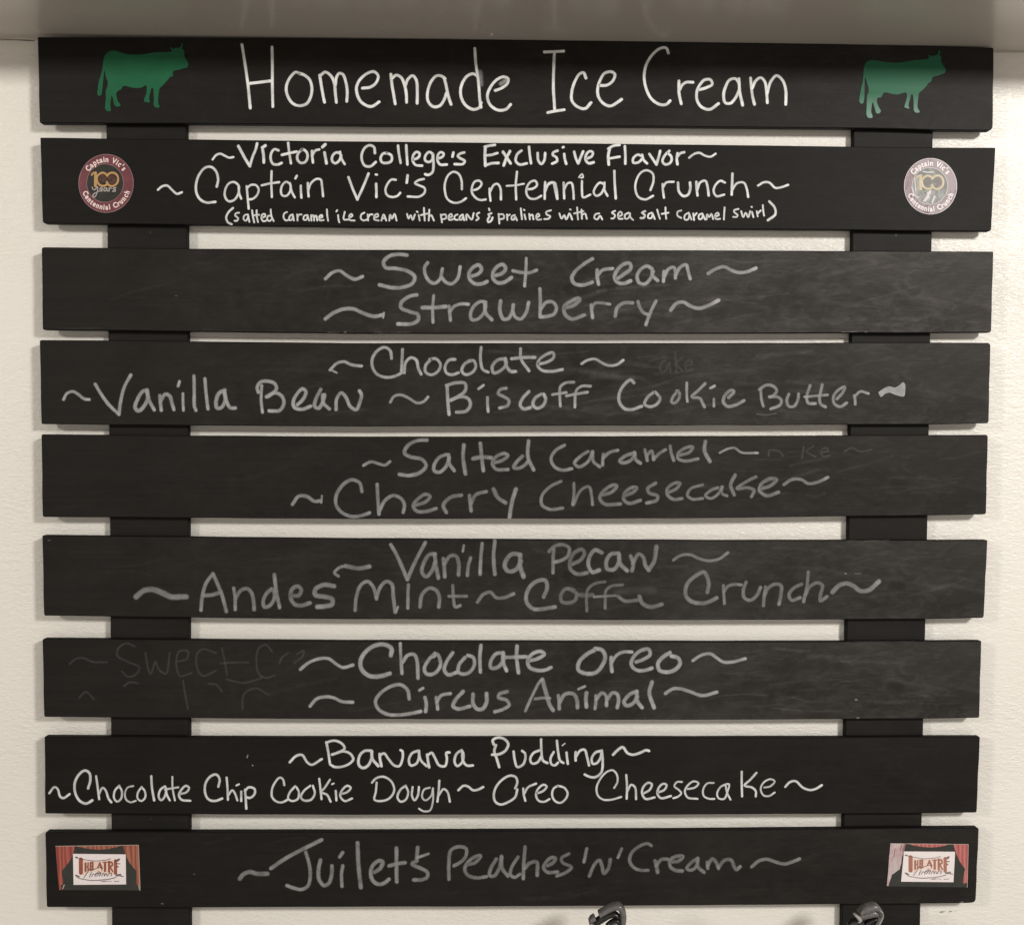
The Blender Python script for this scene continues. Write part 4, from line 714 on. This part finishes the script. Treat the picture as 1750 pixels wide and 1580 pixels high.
def round_sticker(cx, cy, rx_, ry_, icx, icy, irx, iry, mats, dx, dy, lab, extra=None):
    mb = MB(); y = -.0006
    out = ellipse(cx, cy, rx_, ry_)
    if extra: out = [(x, b) for x, b in out]
    polygon(mb, out, y, 0, .0005)
    ribbon(mb, out+[out[0]], 1.0, y-.00006, .8, .3, 5, taper=False)
    inn = ellipse(icx, icy, irx, iry)
    polygon(mb, inn, y-.00008, 1)
    ribbon(mb, inn+[inn[0]], .8, y-.00012, .8, .3, 5, taper=False)
    arc_text(mb, "Captain Vic's", cx, cy, (rx_+irx)/2, (ry_+iry)/2, 147, 33, 13.2, y-.00016, 2, bold=.42)
    arc_text(mb, "Centennial Crunch", cx, cy, (rx_+irx)/2-.5, (ry_+iry)/2-.5, 199, 343, 12.6, y-.00016, 2, inside=True, bold=.42)
    ox, oy, s = 120+dx, 250+dy, 12.64
    strokes(mb, INZ, ox, oy, s, 5, y-.00018, 6, op=1)
    strokes(mb, YRS, ox, oy, s, 1.6, y-.0002, 4)
    strokes(mb, ONE+Z1+Z2, ox, oy, s, 3, y-.00026, 3)
    return mb, lab
mb, lab = round_sticker(181.3,313.6,46.7,49.6,179.5,313.0,31.4,32.6,M_ST,0,0,'')
mb.build('round_sticker', M_ST, planks[1], label='maroon and black round sticker reading 100 years')
mb, lab = round_sticker(1590.3,318.3,44.8,47.6,1589.2,318,30.4,31.4,M_SW,1410.3,5.0,'')
strokes(mb, ['3|620,1120 700,1010 760,930','4|640,1110 720,1030','3|800,1150 850,1020','2|420,640 440,900','2.5|360,820 420,1000 500,1040','2|600,480 700,500 820,490','3|700,960 760,900'], 1530,255,12.64,3,-.00095,5,op=.8,so=.1)
mb.build('round_sticker', M_SW, planks[1], label='faded scratched pink and grey round sticker')

# ------------------------------------------------------------ curtain stickers on the ninth plank
M_TH = [mat_flat('curtain_black', (.030,.031,.027), .35, .15), None, mat_flat('card_white', (.80,.73,.73), .4, .03), mat_flat('print_red_brown', (.28,.085,.055), .4, .15),
        mat_flat('print_dark', (.10,.085,.08), .4, .2), mat_flat('print_peach', (.80,.60,.52), .4, .04), mat_flat('curtain_shadow', (.10,.020,.018), .4, .2), mat_flat('paper_edge', (.45,.38,.33), .5, .15), None]
def mat_curtain(name, c1, c2):
    k = NT(name)
    w = k.t.nodes.new('ShaderNodeTexWave'); w.inputs['Scale'].default_value = 38; w.inputs['Distortion'].default_value = 7
    w.inputs['Detail'].default_value = 2; w.inputs['Detail Scale'].default_value = 1.2
    k.t.links.new(k.map((1,1,.22), rot=(0,.1,0)), w.inputs[0])
    k.set(k.b.inputs['Base Color'], k.mix(w.outputs['Fac'], c4(c1), c4(c2))); k.b.inputs['Roughness'].default_value = .35
    return k.m
M_TH[1] = mat_curtain('curtain_red', (.24,.045,.036), (.38,.11,.08)); M_TH[4] = mat_chalk('print_dark_ink', (.10,.085,.08), .25); M_TH[8] = mat_curtain('curtain_red_right', (.23,.055,.038), (.36,.145,.085))
M_TW = list(M_TH); M_TW[8] = mat_curtain('curtain_pink_red', (.36,.085,.085), (.50,.17,.155)); M_TW[1] = mat_worn('torn_curtain', (.52,.44,.44), (.40,.20,.20), 34, .45, .75)
M_TW[3] = mat_flat('print_faded_brown', (.36,.16,.115), .4, .15); M_TW[4] = mat_chalk('print_faded_ink', (.20,.175,.165), .35); M_TW[5] = mat_flat('print_faded_peach', (.80,.62,.55), .4, .04)
LETTERS = ['7|565,400 565,640','3.6|648,468 648,612','2.2|648,538 692,530','2.6|694,462 694,600','3|738,455 738,590','2.4|738,466 768,460','2.2|738,525 764,520','2.4|738,582 770,580','3|778,452 778,585','2.2|870,545 905,470','3.4|905,465 945,560','1.4|880,520 930,518','1.8|960,455 1045,448','4|1002,455 1002,610','3.8|1075,440 1075,620','3|1080,448 1125,455 1132,510 1085,525','2.6|1095,530 1140,620','5.6|1192,425 1192,650','3|1192,535 1235,530','3|1192,430 1245,420']
DARK = ['3.4|470,362 500,370','1.8|480,362 560,388 680,412 800,428 900,425 1010,412 1105,388','2.4|1190,418 1262,398','3|1235,400 1265,396','2.2|1210,478 1268,478','2|475,690 520,735 620,762 760,780 900,775 1080,755 1200,725','4|475,690 530,712','5|1210,690 1280,680','2.2|1290,705 1330,705',
 '1.8|730,560 680,640 615,735','1.8|740,610 800,580 900,548 950,560 940,600','2|720,720 740,665 760,640','1.8|760,710 790,660 820,680','1.8|820,710 840,650 870,640','2.2|850,700 900,650 930,640 900,700','2|940,700 960,660 980,650 990,700','2|990,700 1020,655 1040,700','2|1050,700 1080,650 1120,650 1110,700','1.6|820,672 900,630 880,610','1.2|925,798 1000,790 1120,800','1.8|960,798 1020,795','1.6|1170,800 1255,795']
def theatre(outer, card, lc, rc, swag, ox, oy, s, mats, dx, dy, lab, torn=False):
    mb = MB(); y = -.0006; f = lambda L: [(ox+x/s, oy+b/s) for x, b in L]
    polygon(mb, f(outer), y, 0, .0005)
    polygon(mb, smooth_closed(f(lc), 1) if False else f(lc), y-.00008, 1); polygon(mb, f(rc), y-.00008, 8)
    polygon(mb, f(swag), y-.00008, 8)
    e = f(outer); ribbon(mb, [e[0], e[1]], .8, y-.00012, .55, .3, 7, taper=False); ribbon(mb, [e[1], e[2]], .8, y-.00012, .6, .3, 7, taper=False)
    polygon(mb, f(card), y-.0011, 2, .0009)
    polygon(mb, f([(x+dx, b+dy) for x, b in ((520,395),(700,435),(900,440),(1100,410),(1215,400),(1225,640),(1130,690),(1000,660),(820,620),(700,650),(610,690),(525,660))]), y-.00115, 5)
    strokes(mb, LETTERS, ox, oy, s, 3, y-.0012, 3, dx, dy, .95); strokes(mb, DARK, ox, oy, s, 1.8, y-.00128, 4, dx, dy, .72)
    return mb
mb = theatre([(105,160),(1610,140),(1640,960),(170,955)], [(420,300),(1375,310),(1382,852),(432,860)],
 [(105,160),(455,150),(448,200),(430,275),(395,370),(340,460),(280,535),(220,600),(222,680),(245,790),(235,850),(200,870),(205,952),(172,955),(145,700),(120,380)],
 [(1320,150),(1605,145),(1620,400),(1628,700),(1635,900),(1605,870),(1570,850),(1568,720),(1570,610),(1510,540),(1450,465),(1390,350),(1350,240)],
 [(450,151),(1315,143),(1200,180),(1050,212),(900,225),(760,215),(600,190)], 85,1430,10.606, M_TH, 0, 0, '')
mb2 = mb; strokes(mb2, ['1.6|262,860 235,930'],85,1430,10.606,2,-.0008,7); strokes(mb2, ['1.2|1612,860 1625,950'],85,1430,10.606,2,-.0008,7)
mb.build('curtain_sticker', M_TH, planks[8], label='red curtain sticker with a white card, intact, at the left end')
mb = theatre([(180,165),(1590,180),(1570,960),(110,940)], [(425,310),(1350,315),(1320,865),(372,855)],
 [(180,165),(455,175),(440,240),(420,310),(385,420),(375,520),(355,590),(350,630),(300,660),(250,700),(205,730),(190,780),(165,850),(140,935),(112,930),(135,700),(155,400)],
 [(1320,180),(1590,182),(1578,500),(1572,870),(1545,880),(1490,890),(1500,780),(1515,690),(1530,625),(1480,560),(1430,480),(1380,370),(1345,270)],
 [(500,170),(1240,178),(1150,210),(1000,232),(880,235),(740,225),(600,200)], 1505,1425,10.606, M_TW, -22, 12, '')
M_TW.append(mat_chalk('curtain_red_remnant', (.30,.08,.08), .5))
strokes(mb, ['5|440,185 425,240 400,300','3|385,190 370,240 355,290','2.4|260,260 250,330 240,400'], 1505,1425,10.606, 3, -.00075, 9, op=.7, so=.1)
mb.build('curtain_sticker', M_TW, planks[8], label='red curtain sticker with a torn faded left side')

# ------------------------------------------------------------ the two curved grey tops rising in front of the sign's lower edge
M_GR = mat_flat('smoky_grey_plastic', (.11,.105,.10), .28, .25, 70, .6); M_DK = mat_flat('dark_plastic', (.022,.021,.02), .25, .2)
M_PALE = mat_flat('pale_plastic_edge', (.36,.345,.325), .2, .1)
def sweep(name, path, radii, m, parent, ydepth, yc, squash=1.6, n=14):
    mb = MB(); P = catmull([Vector(q) for q in path], 1.2); k = len(P); rings = []
    for i, p_ in enumerate(P):
        t = (P[min(k-1,i+1)]-P[max(0,i-1)]).normalized(); nn = Vector((-t.y, t.x))
        f = i/(k-1)*(len(radii)-1); j = min(len(radii)-2, int(f)); r = radii[j]+(radii[j+1]-radii[j])*(f-j)
        ring = []
        for a in range(n):
            th = 2*math.pi*a/n; c, s_ = math.cos(th), math.sin(th)
            c = math.copysign(abs(c)**.7, c); s_ = math.copysign(abs(s_)**.7, s_)
            q = p_+nn*r*c; w = at(q.x, q.y, yc); ring.append(mb.vert((w.x, yc+ydepth*s_, w.z)))
        rings.append(ring)
    for a, b in zip(rings, rings[1:]):
        for j in range(n): mb.face((a[j],a[(j+1)%n],b[(j+1)%n],b[j]))
    mb.face(rings[0][::-1]); mb.face(rings[-1])
    return mb.build(name, m, parent, smooth=True)
def hook(ox, oy, s, lab, alt):
    yc = -.10; base = at(ox+(1100 if not alt else 1000)/s, oy+1500/s, yc)
    root = bpy.data.objects.new('curved_clip', None); COL.objects.link(root); root.location = base; WPOS[root.name] = base.copy()
    root['label'] = lab; root['category'] = 'clip'; root['group'] = 'curved grey clips at the bottom edge of the sign'; root.empty_display_size = .02
    f = lambda L: [(ox+x/s, oy+b/s) for x, b in L]
    if not alt:
        sweep('shell', f([(560,600),(700,520),(880,420),(1080,340),(1220,340),(1310,450),(1350,600),(1350,760),(1320,920),(1270,1150),(1200,3200)]), [4.6,5.2,5.6,5.8,5.6,4.8,3.8,3.2,3.0,3,3], M_GR, root, .010, yc)
        sweep('inner_band', f([(440,900),(640,760),(860,640),(1080,600),(1210,700),(1240,860),(1180,1100)]), [5.2,6,5.6,4.6,3.6,3.0,3], M_DK, root, .008, yc+.004)
        sweep('tab', f([(210,830),(300,770),(420,700)]), [.4,4.6,4.8], M_GR, root, .009, yc-.001)
        sweep('stem', f([(250,860),(360,940),(450,1100),(560,3200)]), [2.6,5.5,5.5,5], M_GR, root, .009, yc+.001)
        sweep('core', f([(820,1010),(960,900),(1120,820),(1200,850),(1190,1000)]), [4,4.5,4.5,3.5,3], mat_flat('black_plastic', (.006,.006,.006), .3), root, .006, yc-.006)
        sweep('pin', f([(980,990),(1080,930),(1150,960),(1160,1050)]), [1.6,2,2,1.6], M_GR, root, .004, yc-.016)
    else:
        sweep('shell', f([(740,560),(880,470),(1060,400),(1250,350),(1380,440),(1440,540),(1400,600)]), [2.5,6.5,8.5,7.5,6,4.5,3], M_GR, root, .010, yc)
        sweep('inner_band', f([(640,680),(820,640),(1040,580),(1260,560),(1400,620)]), [3.5,6.5,7.2,6.5,3.5], M_GR, root, .009, yc+.002)
        sweep('edge_strip', f([(1380,430),(1480,520),(1490,640),(1440,760),(1360,920),(1260,1200),(1200,3200)]), [1.0,1.6,1.9,1.9,2,2,2], M_PALE, root, .008, yc-.004)
        sweep('tab', f([(580,610),(680,680),(780,800)]), [1.5,3.2,3.5], M_PALE, root, .006, yc-.003)
        sweep('stem', f([(430,1010),(560,880),(700,860),(880,1000),(980,1200),(1000,3200)]), [5,5.5,5.5,6,6,6], M_DK, root, .008, yc+.006)
        sweep('core', f([(960,980),(1100,860),(1260,780),(1330,800),(1290,960),(1220,1200)]), [4,5,3.6,2.6,3.5,3.5], mat_flat('black_plastic_core', (.006,.006,.006), .3), root, .006, yc+.002)
hook(995, 1530, 19.44, 'curved grey clip top against the pale wall, left of the right rail', False)
hook(1430, 1530, 19.44, 'curved grey clip top with a pale edge strip in front of the right rail', True)
